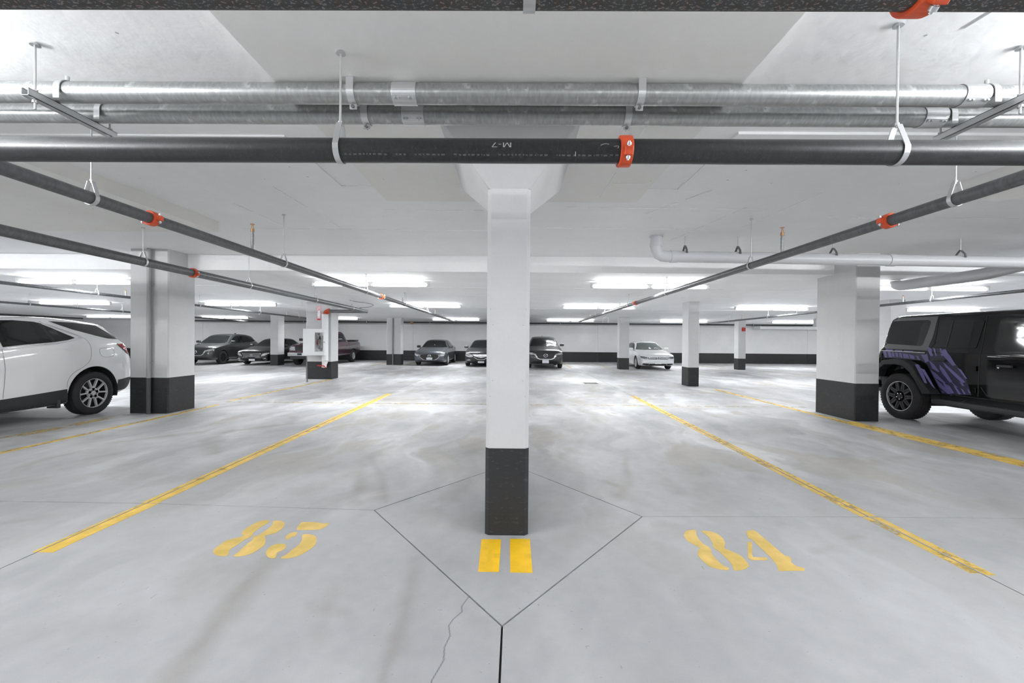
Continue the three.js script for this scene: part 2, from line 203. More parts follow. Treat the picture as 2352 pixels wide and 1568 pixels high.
wall('wall_right', 'white side wall with a black painted base at right', 'z', BACK_Z, NEAR_Z, XR, -1, [-18, -9, 0]);
wall('wall_front', 'white wall behind the viewpoint', 'x', XL, XR, NEAR_Z, -1, [-15, -5, 5, 15]);

// ------------------------------------------------------------------ columns
const chamfered = (x0, x1, z0, z1, c) => [[x0 + c, z0], [x1 - c, z0], [x1, z0 + c], [x1, z1 - c], [x1 - c, z1], [x0 + c, z1], [x0, z1 - c], [x0, z0 + c]];
function prism(poly, y0, y1) { return extr(poly.map(([x, z]) => [x, -z]), y1 - y0).rotateX(-Math.PI / 2).translate(0, y0, 0); }
function column(label, x0, x1, zf, zb, top, band, c = 0.02) {
  const cx = (x0 + x1) / 2, cz = (zf + zb) / 2, o = thing('concrete_column', label, 'column', [cx, 0, cz], 'white columns with black painted bases');
  mesh('shaft', prism(chamfered(x0 - cx, x1 - cx, zb - cz, zf - cz, c), band, top), M.column, o);
  mesh('painted_base', prism(chamfered(x0 - cx - 0.002, x1 - cx + 0.002, zb - cz - 0.002, zf - cz + 0.002, c), 0, band), M.black, o);
  return o;
}
const c0 = column('slender white column with flared head in the middle, standing on the diamond joint', -0.206, 0.1, -3.095, -3.775, 2.465, 0.62, 0.026);
{ // flared capital
  const cx = -0.053, cz = -3.435, b = chamfered(-0.206 - cx, 0.1 - cx, -3.775 - cz, -3.095 - cz, 0.012), t = chamfered(-0.512 - cx, 0.414 - cx, -4.17 - cz, -2.795 - cz, 0.012), p = [], y0 = 2.465, y1 = DROP;
  for (let i = 0; i < 8; i++) { const j = (i + 1) % 8; const A = [b[i][0], y0, b[i][1]], B = [b[j][0], y0, b[j][1]], C = [t[j][0], y1, t[j][1]], D = [t[i][0], y1, t[i][1]]; p.push(...A, ...D, ...C, ...A, ...C, ...B); }
  for (let i = 1; i < 7; i++) p.push(t[0][0], y1, t[0][1], t[i + 1][0], y1, t[i + 1][1], t[i][0], y1, t[i][1], b[0][0], y0, b[0][1], b[i][0], y0, b[i][1], b[i + 1][0], y0, b[i + 1][1]);
  const g = new THREE.BufferGeometry(); g.setAttribute('position', new THREE.Float32BufferAttribute(p, 3)); g.computeVertexNormals(); mesh('capital', g, M.column, c0);
}
const c1 = column('broad white column with a grey pipe down its front, beside the white car', -6.955, -6.25, -7.79, -8.45, SLAB, 0.645);
mesh('downpipe', [rod(V(0.045, 0.645, 0.385), V(0.045, 2.959, 0.385), 0.035, 14), box(0.0, 0.09, 2.3, 2.33, 0.33, 0.37), box(0.0, 0.09, 0.9, 0.93, 0.33, 0.37)], std({ color: lin(0.36, 0.365, 0.37), roughness: 0.5 }), c1); mesh('painted_pipe_foot', rod(V(0.045, 0, 0.385), V(0.045, 0.645, 0.385), 0.0355, 14), std({ color: lin(0.07, 0.072, 0.075), roughness: 0.6 }), c1);
column('white column at right beside the black off-road car', 5.99, 6.42, -7.72, -8.72, SLAB, 0.665, 0.015);
const c3 = column('white column carrying the fire hose cabinet', -6.99, -6.14, -14.48, -15.05, backCeil(-14.7), 0.585);
column('white column in front of the black sedan', -11.97, -11.59, -21.15, -21.75, backCeil(-21.4), 0.53);
const c5 = column('white column with a thin dark pipe, left of the grey-blue sedan', -6.65, -5.9, -22.4, -22.9, backCeil(-22.6), 0.56);
mesh('downpipe', rod(V(-0.03, 0, 0.29), V(-0.03, 2.4, 0.29), 0.035, 10), M.darkSteel, c5);
column('white column beside the white sedan', 4.92, 5.38, -20.62, -21.1, backCeil(-20.9), 0.54);
column('white column in mid-distance between the white sedan and the pillar at right', 5.26, 5.59, -13.28, -13.8, backCeil(-13.5), 0.575);
const c8 = column('far white column with a small red alarm box', 10.75, 11.1, -21.06, -21.5, backCeil(-21.3), 0.545);
column('white column half hidden behind the black off-road car', 10.5, 10.95, -12.3, -12.8, backCeil(-12.5), 0.575);
{ const o = thing('fire_alarm_bell', 'small red alarm box high on a far white column', 'alarm', [10.97, 1.95, -21.06]); mesh('housing', rbox(-0.08, 0.08, -0.09, 0.09, 0, 0.07, 0.015), M.red, o); mesh('horn', new THREE.CylinderGeometry(0.05, 0.05, 0.02, 18).rotateX(Math.PI / 2).translate(0, 0, 0.08), M.red, o); }

// ------------------------------------------------------------------ paint on the floor
function strip(x0, z0, x1, z1, w, y = 0.0006) { const a = Math.atan2(x1 - x0, z1 - z0), L = Math.hypot(x1 - x0, z1 - z0); return new THREE.BoxGeometry(w, 0.0012, L).rotateY(a).translate((x0 + x1) / 2, y, (z0 + z1) / 2); }
const marking = (name, label, geos, mat, group) => tag(mesh(name, geos, mat), label, 'floor marking', group);
marking('parking_line', 'long yellow stall line left of number 85', [strip(jl + 0.055, -2.77, jl + 0.055, -3.6, 0.1), strip(jl - 0.02, -2.77, jl - 0.02, -3.6, 0.022), strip(jl + 0.048, -3.61, ml + 0.05, -10.9, 0.085), strip(jl - 0.03, -3.61, ml - 0.03, -10.9, 0.04)], Y_LINE);
marking('parking_line', 'worn yellow stall line right of number 84', [strip(jr + 0.04, -2.64, jr + 0.05, -3.49, 0.06), strip(jr - 0.035, -2.66, jr - 0.03, -3.49, 0.055), strip(jr + 0.04, -3.51, mr + 0.04, -10.9, 0.06), strip(jr - 0.035, -3.51, mr - 0.035, -10.9, 0.055)], Y_FADE);
marking('parking_line', 'broad faded yellow line running past the right column', [strip(5.94, -4.2, 5.8, -7.7, 0.3), strip(5.76, -7.7, 5.76, -12.6, 0.14)], Y_FADE);
marking('parking_line', 'faded yellow line in front of the broad left column', [strip(-6.07, -4.4, -6.08, -8.9, 0.1)], Y_FADE);
marking('parking_line', 'faint yellow strip beside the white car wheel', [strip(-6.85, -4.6, -6.9, -7.7, 0.22)], Y_GHOST);
marking('parking_line', 'faint yellow cross line behind the middle column', [strip(-6.2, -9.25, 6.2, -9.3, 0.09)], Y_GHOST);
marking('parking_line', 'faded yellow line leading to the fire hose column', [strip(-6.2, -9.4, -6.1, -14.4, 0.11)], Y_FADE);
for (const [x, l] of [[-12.0, 'beside the black sedan'], [-7.2, 'beside the maroon pickup'], [-5.75, 'left of the grey-blue sedan'], [2.75, 'right of the dark suv'], [4.6, 'left of the white sedan'], [10.3, 'by the far alarm column']]) marking('parking_line', 'short faint yellow bay line ' + l, [strip(x, -21.6, x, -26.6, 0.14)], Y_GHOST);
marking('yellow_block', 'left of two solid yellow blocks at the foot of the middle column', [shapeFloor([[-0.225, -3.028], [-0.088, -3.03], [-0.087, -2.606], [-0.212, -2.604]])], Y_BRIGHT);
marking('yellow_block', 'right of two solid yellow blocks at the foot of the middle column', [shapeFloor([[-0.027, -3.04], [0.113, -3.043], [0.114, -2.6], [-0.019, -2.602]])], Y_BRIGHT);
function shapeFloor(p, holes = []) { return extr(p.map(([x, z]) => [x, -z]), 0.0012).rotateX(-Math.PI / 2); }
// stencil numerals: the outlines of each piece of the stencil on the floor (x, z), rounded by a closed spline
function digit(pieces, label, round = true) {
  const gs = pieces.map(p => { let q = p; if (round) { const c = new THREE.CatmullRomCurve3(p.map(([x, z]) => V(x, 0, z)), true, 'catmullrom', 0.35); q = c.getPoints(p.length * 3).map(v => [v.x, v.z]); q.pop(); } return shapeFloor(q); });
  return marking('stencil_numeral', label, gs, Y_NUM);
}
digit([[[-1.932,-3.068],[-1.954,-3.123],[-1.949,-3.209],[-1.934,-3.269],[-1.902,-3.295],[-1.861,-3.291],[-1.849,-3.241],[-1.863,-3.191],[-1.862,-3.134],[-1.859,-3.088],[-1.839,-3.035],[-1.845,-3.0],[-1.857,-2.974],[-1.855,-2.916],[-1.864,-2.861],[-1.86,-2.822],[-1.837,-2.785],[-1.833,-2.752],[-1.886,-2.755],[-1.938,-2.787],[-1.969,-2.836],[-1.971,-2.89],[-1.973,-2.955],[-1.945,-2.989],[-1.911,-3.016],[-1.901,-3.038]],[[-1.828,-3.287],[-1.775,-3.293],[-1.725,-3.253],[-1.694,-3.175],[-1.695,-3.1],[-1.723,-3.063],[-1.75,-3.041],[-1.709,-2.977],[-1.675,-2.904],[-1.677,-2.856],[-1.689,-2.795],[-1.714,-2.765],[-1.749,-2.75],[-1.787,-2.753],[-1.788,-2.801],[-1.795,-2.87],[-1.8,-2.934],[-1.799,-2.975],[-1.822,-3.026],[-1.8,-3.044],[-1.795,-3.089],[-1.791,-3.154],[-1.8,-3.222]]], 'yellow stencilled eight left of the middle column, first figure there', true);
digit([[[-1.599,-3.271],[-1.505,-3.273],[-1.432,-3.254],[-1.387,-3.26],[-1.391,-3.191],[-1.416,-3.152],[-1.486,-3.141],[-1.578,-3.144],[-1.6,-3.221]],[[-1.601,-3.039],[-1.593,-3.093],[-1.553,-3.103],[-1.538,-3.049],[-1.556,-3.023],[-1.564,-2.984],[-1.585,-3.005]],[[-1.497,-3.063],[-1.453,-3.073],[-1.389,-3.039],[-1.353,-2.967],[-1.337,-2.894],[-1.353,-2.824],[-1.378,-2.764],[-1.425,-2.734],[-1.475,-2.734],[-1.462,-2.784],[-1.457,-2.845],[-1.447,-2.908],[-1.46,-2.982]],[[-1.614,-2.819],[-1.623,-2.881],[-1.604,-2.921],[-1.547,-2.922],[-1.518,-2.883],[-1.516,-2.836],[-1.532,-2.805],[-1.517,-2.762],[-1.511,-2.733],[-1.545,-2.736],[-1.589,-2.775]]], 'yellow stencilled five left of the middle column', true);
digit([[[1.218,-3.116],[1.26,-3.196],[1.307,-3.217],[1.345,-3.218],[1.318,-3.147],[1.303,-3.07],[1.306,-2.997],[1.325,-2.953],[1.32,-2.91],[1.303,-2.869],[1.298,-2.805],[1.301,-2.736],[1.314,-2.699],[1.328,-2.682],[1.306,-2.66],[1.261,-2.666],[1.219,-2.698],[1.203,-2.757],[1.2,-2.834],[1.228,-2.9],[1.258,-2.943],[1.235,-2.987],[1.214,-3.04]],[[1.377,-3.203],[1.423,-3.204],[1.47,-3.17],[1.482,-3.092],[1.463,-3.018],[1.423,-2.946],[1.433,-2.921],[1.462,-2.88],[1.481,-2.831],[1.475,-2.746],[1.456,-2.702],[1.402,-2.665],[1.353,-2.657],[1.349,-2.678],[1.367,-2.722],[1.37,-2.783],[1.368,-2.853],[1.363,-2.903],[1.354,-2.954],[1.378,-3.025],[1.39,-3.119]]], 'yellow stencilled eight right of the middle column, touching the four', true);
digit([[[1.716,-3.215],[1.772,-3.227],[1.781,-3.201],[1.77,-2.848],[1.797,-2.829],[1.757,-2.759],[1.763,-2.714],[1.798,-2.693],[1.776,-2.664],[1.615,-2.658],[1.644,-2.72],[1.657,-2.78],[1.667,-2.851],[1.671,-2.942],[1.682,-3.077],[1.666,-3.096],[1.686,-3.154]],[[1.629,-3.039],[1.659,-3.035],[1.56,-2.849],[1.551,-2.825],[1.639,-2.822],[1.622,-2.787],[1.52,-2.785],[1.51,-2.808]]], 'yellow stencilled four right of the middle column', false);

// ------------------------------------------------------------------ strip lights (lens glows; area lights of the lens's faces carry the light)
function stripLight(x, y, z, label, group, down = LAMP_DOWN, up = LAMP_UP, tilt = 0.5) {
  const o = thing('strip_light', label, 'light fixture', [x, y, z], group), top = (z > STEP_Z ? SLAB : backCeil(z)) - y - 0.001;
  mesh('channel', [rbox(-1.24, 1.24, 0.05, 0.075, -0.035, 0.035, 0.006), box(-1.24, -1.225, -0.03, 0.05, -0.03, 0.03), box(1.225, 1.24, -0.03, 0.05, -0.03, 0.03), box(-0.02, 0.02, -0.03, 0.05, -0.03, 0.03)], M.fixture, o);
  for (const s of [-1, 1]) mesh('lens', new THREE.CapsuleGeometry(0.042, 1.08, 6, 14).rotateZ(Math.PI / 2).translate(s * 0.62, 0.004, 0), M.lens, o);
  if (top > 0.08) for (const s of [-0.9, 0.9]) mesh('hanger_rod', rod(V(s, 0.074, 0), V(s, top, 0), 0.004, 6), M.zinc, o);
  for (const [rx, py, pz, h, k] of [[-Math.PI / 2, -0.048, 0, 0.075, down], [tilt, 0.02, -0.052, 0.06, up], [Math.PI - tilt, 0.02, 0.052, 0.06, up]]) { const L = new THREE.RectAreaLight(LAMP_COLOR, k, 2.3, h); L.position.set(0, py, pz); L.rotation.x = rx; L.name = 'strip_light_source'; o.add(L); }
  return o;
}
const RW = [[-9.2, 2.52, 'nearest'], [-14.8, 2.474, 'middle'], [-22.5, 2.352, 'farthest']], COLS = [[-21.1, 'far left'], [-15.1, 'outer left'], [-9.4, 'left'], [-3.08, 'centre-left'], [2.82, 'centre-right'], [8.65, 'right'], [14.4, 'outer right'], [20.4, 'far right']];
for (const [z, y, rn] of RW) for (const [x, cn] of COLS) { if (z === -9.2 && Math.abs(x) > 16) continue; stripLight(x, y, z, `long white fluorescent strip light, ${cn} one of the ${rn} row`, 'ceiling strip lights', LAMP_DOWN, z < -10 ? FAR_UP : LAMP_UP); }
const ADDED_FILL = ['fluorescent strip light over the aisle behind the viewpoint', 'strip lights behind the viewpoint'];  // unseen strips, added as fill for the near ceiling and column faces
for (const [z, xs] of [[0.4, [-15.1, -10.4, 9.8, 14.4]], [6.2, [-15.1, -9.4, -3.08, 2.82, 8.65, 14.4]]]) for (const x of xs) stripLight(x, 2.45, z, ...ADDED_FILL, FILL_DOWN, z < 1 ? FILL_FLANK_UP : FILL_UP, 0.3);  // added rows behind the camera, lifting the camera-facing sides of the columns
for (const x of [-3.72, 3.62]) stripLight(x, 2.58, -0.9, ...ADDED_FILL, FILL_SIDE_DOWN, FILL_SIDE_UP, 0.45).rotation.y = Math.PI / 2;  // added pair beside the view, brightening the slab next to the drop panel

// ------------------------------------------------------------------ pipes with hangers and couplings
function hanger(parent, p, dir, r, topY, mat = M.zinc, w = 0.028, plate = true) {
  const h = partGroup('hanger', parent), t = 0.004, R = r + 0.002, yT = r + 0.075, outer = [], inner = [];
  for (let i = 0; i <= 16; i++) { const a = Math.PI + Math.PI * i / 16; outer.push([(R + t) * Math.cos(a), (R + t) * Math.sin(a)]); inner.push([R * Math.cos(a), R * Math.sin(a)]); }
  outer.push([R + t, 0.2 * r], [0.016, yT]); outer.unshift([-0.016, yT], [-R - t, 0.2 * r]); inner.push([R, 0.2 * r], [0.012, yT - 0.005]); inner.unshift([-0.012, yT - 0.005], [-R, 0.2 * r]);
  const band = extr([...outer, ...inner.reverse()], w).translate(0, 0, -w / 2), flat = V(dir.x, 0, dir.z).normalize();
  mesh('clevis', [alongAxis(band, flat, p), new THREE.CylinderGeometry(0.011, 0.011, 0.014, 6).translate(p.x, p.y + yT + 0.004, p.z)], mat, h);
  mesh('rod', rod(V(p.x, p.y + yT - 0.012, p.z), V(p.x, topY - 0.001, p.z), Math.max(0.0055, r * 0.07), 8), M.zinc, h);
  if (plate) mesh('anchor', new THREE.CylinderGeometry(0.02, 0.024, 0.008, 12).translate(p.x, topY - 0.006, p.z), M.zinc, h);
  return h;
}
function saddle(parent, p, r, topY) { // inverted yoke gripping the top of a pipe that runs along x
  const h = partGroup('hanger', parent), R = r + 0.003, a = 0.5, pts = [], q = []; for (const s of [-1, 1]) { const e = [s * (R + 0.004) * Math.cos(a), (R + 0.004) * Math.sin(a)], m = [s * R * 0.72, R * 0.95 + 0.02], t = [s * 0.014, R + 0.07]; const leg = [e, m, t]; mesh('yoke_leg', alongAxis(extr(ribbonFlat(leg, 0.006), 0.03).translate(0, 0, -0.015), V(1, 0, 0), p), M.darkSteel, h); }
  mesh('nut', new THREE.CylinderGeometry(0.018, 0.018, 0.02, 6).translate(p.x, p.y + R + 0.072, p.z), M.darkSteel, h); mesh('rod', rod(V(p.x, p.y + R + 0.06, p.z), V(p.x, topY - 0.001, p.z), 0.006, 8), M.zinc, h);
}
const ribbonFlat = (pts, w) => { const L = [], R = []; pts.forEach((p, i) => { const a = pts[Math.max(0, i - 1)], b = pts[Math.min(pts.length - 1, i + 1)], dx = b[0] - a[0], dy = b[1] - a[1], l = Math.hypot(dx, dy); L.push([p[0] - dy / l * w / 2, p[1] + dx / l * w / 2]); R.unshift([p[0] + dy / l * w / 2, p[1] - dx / l * w / 2]); }); return [...L, ...R]; };
function coupling(parent, p, dir, r, mat = M.orange, turn = 0) {
  const c = partGroup('coupling', parent), w = 0.052, g = extr(ring(r + 0.016, r - 0.001), w, 0.004).translate(0, 0, -w / 2), d = dir.clone().normalize();
  const ears = [], bolts = []; for (const s of [-1, 1]) { ears.push(rbox(s * (r + 0.008) - 0.004, s * (r + 0.046), -0.02, 0.02, -0.02, 0.02, 0.005)); bolts.push(new THREE.CylinderGeometry(0.006, 0.006, 0.085, 8).translate(s * (r + 0.03), 0, 0), new THREE.CylinderGeometry(0.012, 0.012, 0.012, 6).translate(s * (r + 0.03), 0.03, 0), new THREE.CylinderGeometry(0.012, 0.012, 0.012, 6).translate(s * (r + 0.03), -0.03, 0)); }
  const place = a => a.map(q => alongAxis(q.rotateZ(turn), d, p)); mesh('housing', [alongAxis(g, d, p), ...place(ears)], mat, c); const B = place(bolts); mesh('bolt', B.slice(0, 3), M.zinc, c); mesh('bolt', B.slice(3), M.zinc, c); return c;
}
const lerpP = (a, b, t) => a.clone().lerp(b, t);
function pipe(name, label, a, b, r, mat, opts = {}) {
  const o = thing(name, label, 'pipe', [0, 0, 0], opts.group), d = b.clone().sub(a), L = d.length(); d.normalize();
  const g = new THREE.CylinderGeometry(r, r, L, opts.seg || 28, 1, opts.open || false), q = g.toNonIndexed(), p = q.attributes.position, uv = q.attributes.uv; // uv in metres along and around
  for (let i = 0; i < p.count; i++) uv.setXY(i, uv.getX(i) * 2 * Math.PI * r, p.getY(i)); for (let i = 0; i < p.count; i += 3) { let mx = 0; for (let k = 0; k < 3; k++) mx = Math.max(mx, uv.getX(i + k)); }
  q.applyQuaternion(new THREE.Quaternion().setFromUnitVectors(V(0, 1, 0), d)).translate((a.x + b.x) / 2, (a.y + b.y) / 2, (a.z + b.z) / 2); q.userData.keepUV = true; mesh('pipe_body', q, mat, o);
  const at = v => { const t = opts.axis === 'x' ? (v - a.x) / (b.x - a.x) : (v - a.z) / (b.z - a.z); return lerpP(a, b, t); };
  for (const v of opts.hangers || []) { const p = at(v); hanger(o, p, d, r, opts.top ? opts.top(p) : SLAB, opts.hangerMat, opts.hw); }
  for (const v of opts.couplings || []) coupling(o, at(v), d, r, M.orange, opts.turn || 0);
  return o;
}
const slabAt = (p) => { if (p.z < STEP_Z) return backCeil(p.z); if (p.z > -4.51 && p.x > -1.345 && p.x < 1.235) return DROP; if (p.z > -5.9 && p.x < -4.05 && p.x > -12.5) return DROP; if (p.z > -4.33 && p.x > 4.25 && p.x < 12.5) return DROP; return SLAB; };
// big rusty-black main along the top edge of the view
const mainPipe = pipe('sprinkler_main', 'large rough dark pipe crossing closest overhead at the top edge', V(-12, 2.372, -1.2), V(12, 2.376, -1.2), 0.06, M.rustPipe, { axis: 'x', hangers: [-5.4, -2.6, 0.03, 2.7, 5.4], top: slabAt, couplings: [-4.2, 1.1, 6.2], turn: 0.9, seg: 40, hw: 0.034 });
// the black main in front of the column head
const blackMain = pipe('sprinkler_main', 'smooth black pipe with one orange coupling crossing in front of the column head', V(-12, 2.311, -2.162), V(12, 2.347, -2.162), 0.058, M.blackPipe, { axis: 'x', hangers: [-6.2, -3.6, -0.879, 1.866, 4.7], top: slabAt, couplings: [-5.5, 0.53, 6.6], turn: 0.35, seg: 40 });
{ // chalk and print on it
  const cv = document.createElement('canvas'); cv.width = 1024; cv.height = 128; const c = cv.getContext('2d'); c.clearRect(0, 0, 1024, 128); c.strokeStyle = 'rgba(190,190,190,0.8)'; c.fillStyle = 'rgba(190,190,190,0.8)';
  c.save(); c.translate(540, 56); c.rotate(Math.PI); c.font = '40px sans-serif'; c.fillText('M-7', -38, 14); c.restore(); c.lineWidth = 3; c.beginPath(); c.moveTo(868, 58); c.quadraticCurveTo(882, 40, 896, 50); c.moveTo(912, 64); c.quadraticCurveTo(934, 52, 924, 74); c.stroke(); c.fillRect(785, 92, 3, 26);
  c.fillStyle = 'rgba(150,150,150,0.32)'; let x = 20; while (x < 980) { const w = 4 + 14 * rnd(); c.fillRect(x, 106 + 3 * rnd(), w * 0.7, 10); x += w + 3 + (rnd() < 0.12 ? 22 : 0); }
  const t = new THREE.CanvasTexture(cv); t.colorSpace = THREE.SRGBColorSpace; const m = std({ map: t, transparent: true, roughness: 0.7 });
  const g = new THREE.CylinderGeometry(0.0588, 0.0588, 1.5, 24, 1, true, -0.9, 1.8); const uv = g.attributes.uv, p = g.attributes.position; for (let i = 0; i < uv.count; i++) { const a = Math.atan2(p.getX(i), p.getZ(i)); uv.setXY(i, 0.5 - p.getY(i) / 1.5, 0.5 + a / 1.8); }
  g.rotateZ(Math.PI / 2); g.rotateX(0); g.translate(-0.12, 2.3286, -2.162); g.userData.keepUV = true; const mm = mesh('chalk_marks', g, m, blackMain); mm.castShadow = false;
}
// two galvanised conduits below the drop panel on trapeze struts
function conduit(z, y0, y1, label, couplings, straps) {
  const o = pipe('conduit', label, V(-12, y0, z), V(12, y1, z), 0.0545, M.galv, { axis: 'x', seg: 36 });
  for (const x of couplings) { const k = partGroup('conduit_coupling', o), y = mix(y0, y1, (x + 12) / 24); mesh('sleeve', alongAxis(extr(ring(0.0595, 0.0555), 0.13, 0.001).translate(0, 0, -0.065), V(1, 0, 0), V(x, y, z)), M.zinc, k); const sc = []; for (const d of [-0.05, -0.03, 0.03, 0.05]) sc.push(new THREE.CylinderGeometry(0.006, 0.006, 0.014, 8).rotateX(Math.PI / 2).translate(x + d, y - 0.045, z + 0.046)); mesh('screw', sc, M.zinc, k); }
  for (const x of straps) { const k = partGroup('strap', o), y = mix(y0, y1, (x + 12) / 24), up = DROP - y; mesh('strap_band', [alongAxis(extr(ring(0.061, 0.0556, 24, Math.PI * 0.85, Math.PI * 2.15), 0.04).translate(0, 0, -0.02), V(1, 0, 0), V(x, y, z)), box(x - 0.02, x + 0.02, y, y + up - 0.001, z + 0.056, z + 0.061), box(x - 0.02, x + 0.02, y, y + up - 0.001, z - 0.061, z - 0.056), box(x - 0.02, x + 0.02, y - 0.085, y - 0.056, z - 0.004, z + 0.004)], M.zinc, k); mesh('strap_bolt', new THREE.CylinderGeometry(0.01, 0.01, 0.03, 6).rotateX(Math.PI / 2).translate(x, y - 0.074, z), M.darkSteel, k); }
  return o;
}
conduit(-2.42, 2.7535, 2.7535, 'front one of two galvanised conduits under the ceiling', [-3.7, -0.622, 2.483], [-6.2, -0.912, 0.673, 6.2]);
conduit(-2.65, 2.7535, 2.7535, 'rear one of two galvanised conduits under the ceiling', [-3.7, -0.627, 2.482], [-6.2, -0.916, 0.661, 6.2]);
for (const [x, l] of [[-2.585, 'left'], [2.645, 'right']]) {
  const top = slabAt(V(x, 0, -2.4)), o = thing('trapeze_strut', `steel channel strut hung on two rods carrying the conduits, ${l}`, 'pipe support', [x, 2.697, -2.53], 'conduit supports');
  mesh('channel', [box(-0.02, 0.02, -0.04, -0.037, -0.25, 0.26), box(-0.02, -0.017, -0.04, 0, -0.25, 0.26), box(0.017, 0.02, -0.04, 0, -0.25, 0.26), box(-0.02, -0.012, -0.003, 0, -0.25, 0.26), box(0.012, 0.02, -0.003, 0, -0.25, 0.26)], M.zinc, o);
  for (const z of [0.21, -0.22]) { mesh('rod', rod(V(0, -0.09, z), V(0, top - 2.701, z), 0.0055, 8), M.zinc, o); for (const [r1, r2, h, y] of [[0.013, 0.013, 0.014, -0.05], [0.013, 0.013, 0.014, 0.008], [0.02, 0.024, 0.008, top - 2.706]]) mesh('nut', new THREE.CylinderGeometry(r1, r2, h, h > 0.01 ? 6 : 12).translate(0, y, z), M.zinc, o); }
  for (const z of [0.11, -0.12]) mesh('pipe_clamp', [alongAxis(extr(ring(0.0615, 0.057, 24, -0.2, Math.PI + 0.2), 0.035).translate(0, 0, -0.0175), V(1, 0, 0), V(x < 0 ? 0.07 : -0.07, 0.057, z)), box((x < 0 ? 0.07 : -0.07) - 0.0175, (x < 0 ? 0.07 : -0.07) + 0.0175, -0.005, 0.05, z + 0.0575, z + 0.0615), new THREE.CylinderGeometry(0.01, 0.01, 0.03, 6).translate(x < 0 ? 0.07 : -0.07, 0.13, z)], M.zinc, o);
}
// branch lines running away from the viewer
function sprig(o, x, y, z, up = true, h = 0.28, r = 0.014) { const k = partGroup('sprinkler', o); mesh('nipple', [rod(V(x, y, z), V(x, y + (up ? h * 0.7 : -0.05), z), r, 10), ...(up ? [rod(V(x, y + h * 0.18, z), V(x, y + h * 0.6, z), r * 1.25, 10)] : [])], M.galv, k); if (up) mesh('brass_head', [rod(V(x, y + h * 0.68, z), V(x, y + h * 0.8, z), r * 1.4, 8), rod(V(x - r * 0.9, y + h * 0.78, z), V(x - r * 0.3, y + h * 0.95, z), 0.004, 6), rod(V(x + r * 0.9, y + h * 0.78, z), V(x + r * 0.3, y + h * 0.95, z), 0.004, 6), new THREE.CylinderGeometry(r * 1.8, r * 1.6, 0.006, 14).translate(x, y + h * 0.97, z)], M.brass, k); }
const branchOpts = { axis: 'z', top: slabAt, hw: 0.03 };
const s1 = pipe('sprinkler_branch', 'grey sprinkler pipe with orange couplings descending toward the centre from the left', V(-2.969, 2.362, -2.226), V(-2.969, 2.222, -20.6), 0.043, M.greyPipe, { ...branchOpts, hangers: [-3.02, -5.54, -8.6, -11.6, -14.6, -17.6], couplings: [-3.52, -9.6] });
sprig(s1, -2.969, 2.38, -4.88, true, 0.29); for (const z of [-11.4, -16]) sprig(s1, -2.969, 2.3, z, true, 0.16, 0.01);
const s2 = pipe('sprinkler_branch', 'grey sprinkler pipe with an orange coupling descending toward the centre from the right', V(3.003, 2.386, -2.226), V(3.003, 2.25, -20.6), 0.043, M.greyPipe, { ...branchOpts, hangers: [-3.01, -5.6, -8.7, -11.6, -14.6, -17.6], couplings: [-3.54, -10.9] });
sprig(s2, 3.003, 2.38, -4.95, true, 0.31); for (const z of [-12.6, -16.5]) sprig(s2, 3.003, 2.3, z, true, 0.16, 0.01);
const s3 = pipe('standpipe_feed', 'thick dark pipe running overhead to the fire hose column', V(-4.88, 2.41, -2.24), V(-4.9, 2.262, -13.75), 0.056, M.greyPipe, { ...branchOpts, hangers: [-3.3, -5.67, -7.94, -10.6, -13.0], couplings: [-6.55] });
mesh('elbow_run', [rod(V(-4.9, 2.262, -13.7), V(-4.93, 2.262, -14.34), 0.056, 20), rod(V(-4.93, 2.262, -14.34), V(-6.2, 2.262, -14.36), 0.056, 20), new THREE.SphereGeometry(0.06, 18, 12).translate(-4.93, 2.262, -14.34)], M.darkSteel, s3);
mesh('orange_elbow', [new THREE.TorusGeometry(0.1, 0.068, 14, 18, Math.PI / 2).rotateZ(Math.PI / 2).translate(-6.2, 2.162, -14.36), new THREE.CylinderGeometry(0.085, 0.085, 0.05, 20).translate(-6.3, 2.165, -14.36), new THREE.CylinderGeometry(0.085, 0.085, 0.05, 20).rotateZ(Math.PI / 2).translate(-6.18, 2.262, -14.36)], M.orange, s3);
mesh('riser', [rod(V(-6.3, 2.16, -14.36), V(-6.3, 0.62, -14.36), 0.104, 24), rod(V(-6.3, 0.62, -14.36), V(-6.32, 0.5, -14.36), 0.104, 24, 0.075), rod(V(-6.32, 0.5, -14.36), V(-6.33, 0.40, -14.36), 0.075, 20)], M.white, s3);
mesh('valve_handle', [rod(V(-6.5, 0.47, -14.25), V(-6.26, 0.45, -14.25), 0.018, 10), rod(V(-6.28, 0.43, -14.25), V(-6.2, 0.4, -14.25), 0.014, 8)], M.red, s3);
for (const [x, y0, y1, z1, l] of [[-9.2, 2.36, 2.225, -20.5, 'thin sprinkler pipe over the left parking row'], [-14.2, 2.36, 2.2, -23, 'thin sprinkler pipe over the outer left bays'], [9.0, 2.375, 2.2, -20.8, 'thin sprinkler pipe over the right parking row']]) { const o = pipe('sprinkler_branch', l, V(x, y0, -3.4), V(x, y1, z1), 0.032, M.greyPipe, { ...branchOpts, hangers: [-6.2, -9.5, -12.6, -15.6, -18.4], couplings: [-11.0] }); for (const z of [-10.2, -14, -17.4]) sprig(o, x, y0 - 0.008 * (-z - 3.4), z, true, 0.17, 0.011); }
const wp = pipe('wall_sprinkler_pipe', 'black pipe running the length of the rear wall near the ceiling', V(-20, 2.305, -25.4), V(17.2, 2.325, -25.4), 0.04, M.blackPipe, { axis: 'x', hangers: [-16, -12.4, -8.7, -5, -1.2, 2.6, 6.4, 10, 13.8], top: p => backCeil(p.z) });
mesh('valve', new THREE.CylinderGeometry(0.07, 0.07, 0.14, 14).rotateZ(Math.PI / 2).translate(-6.05, 2.29, -25.36), M.brass, wp);
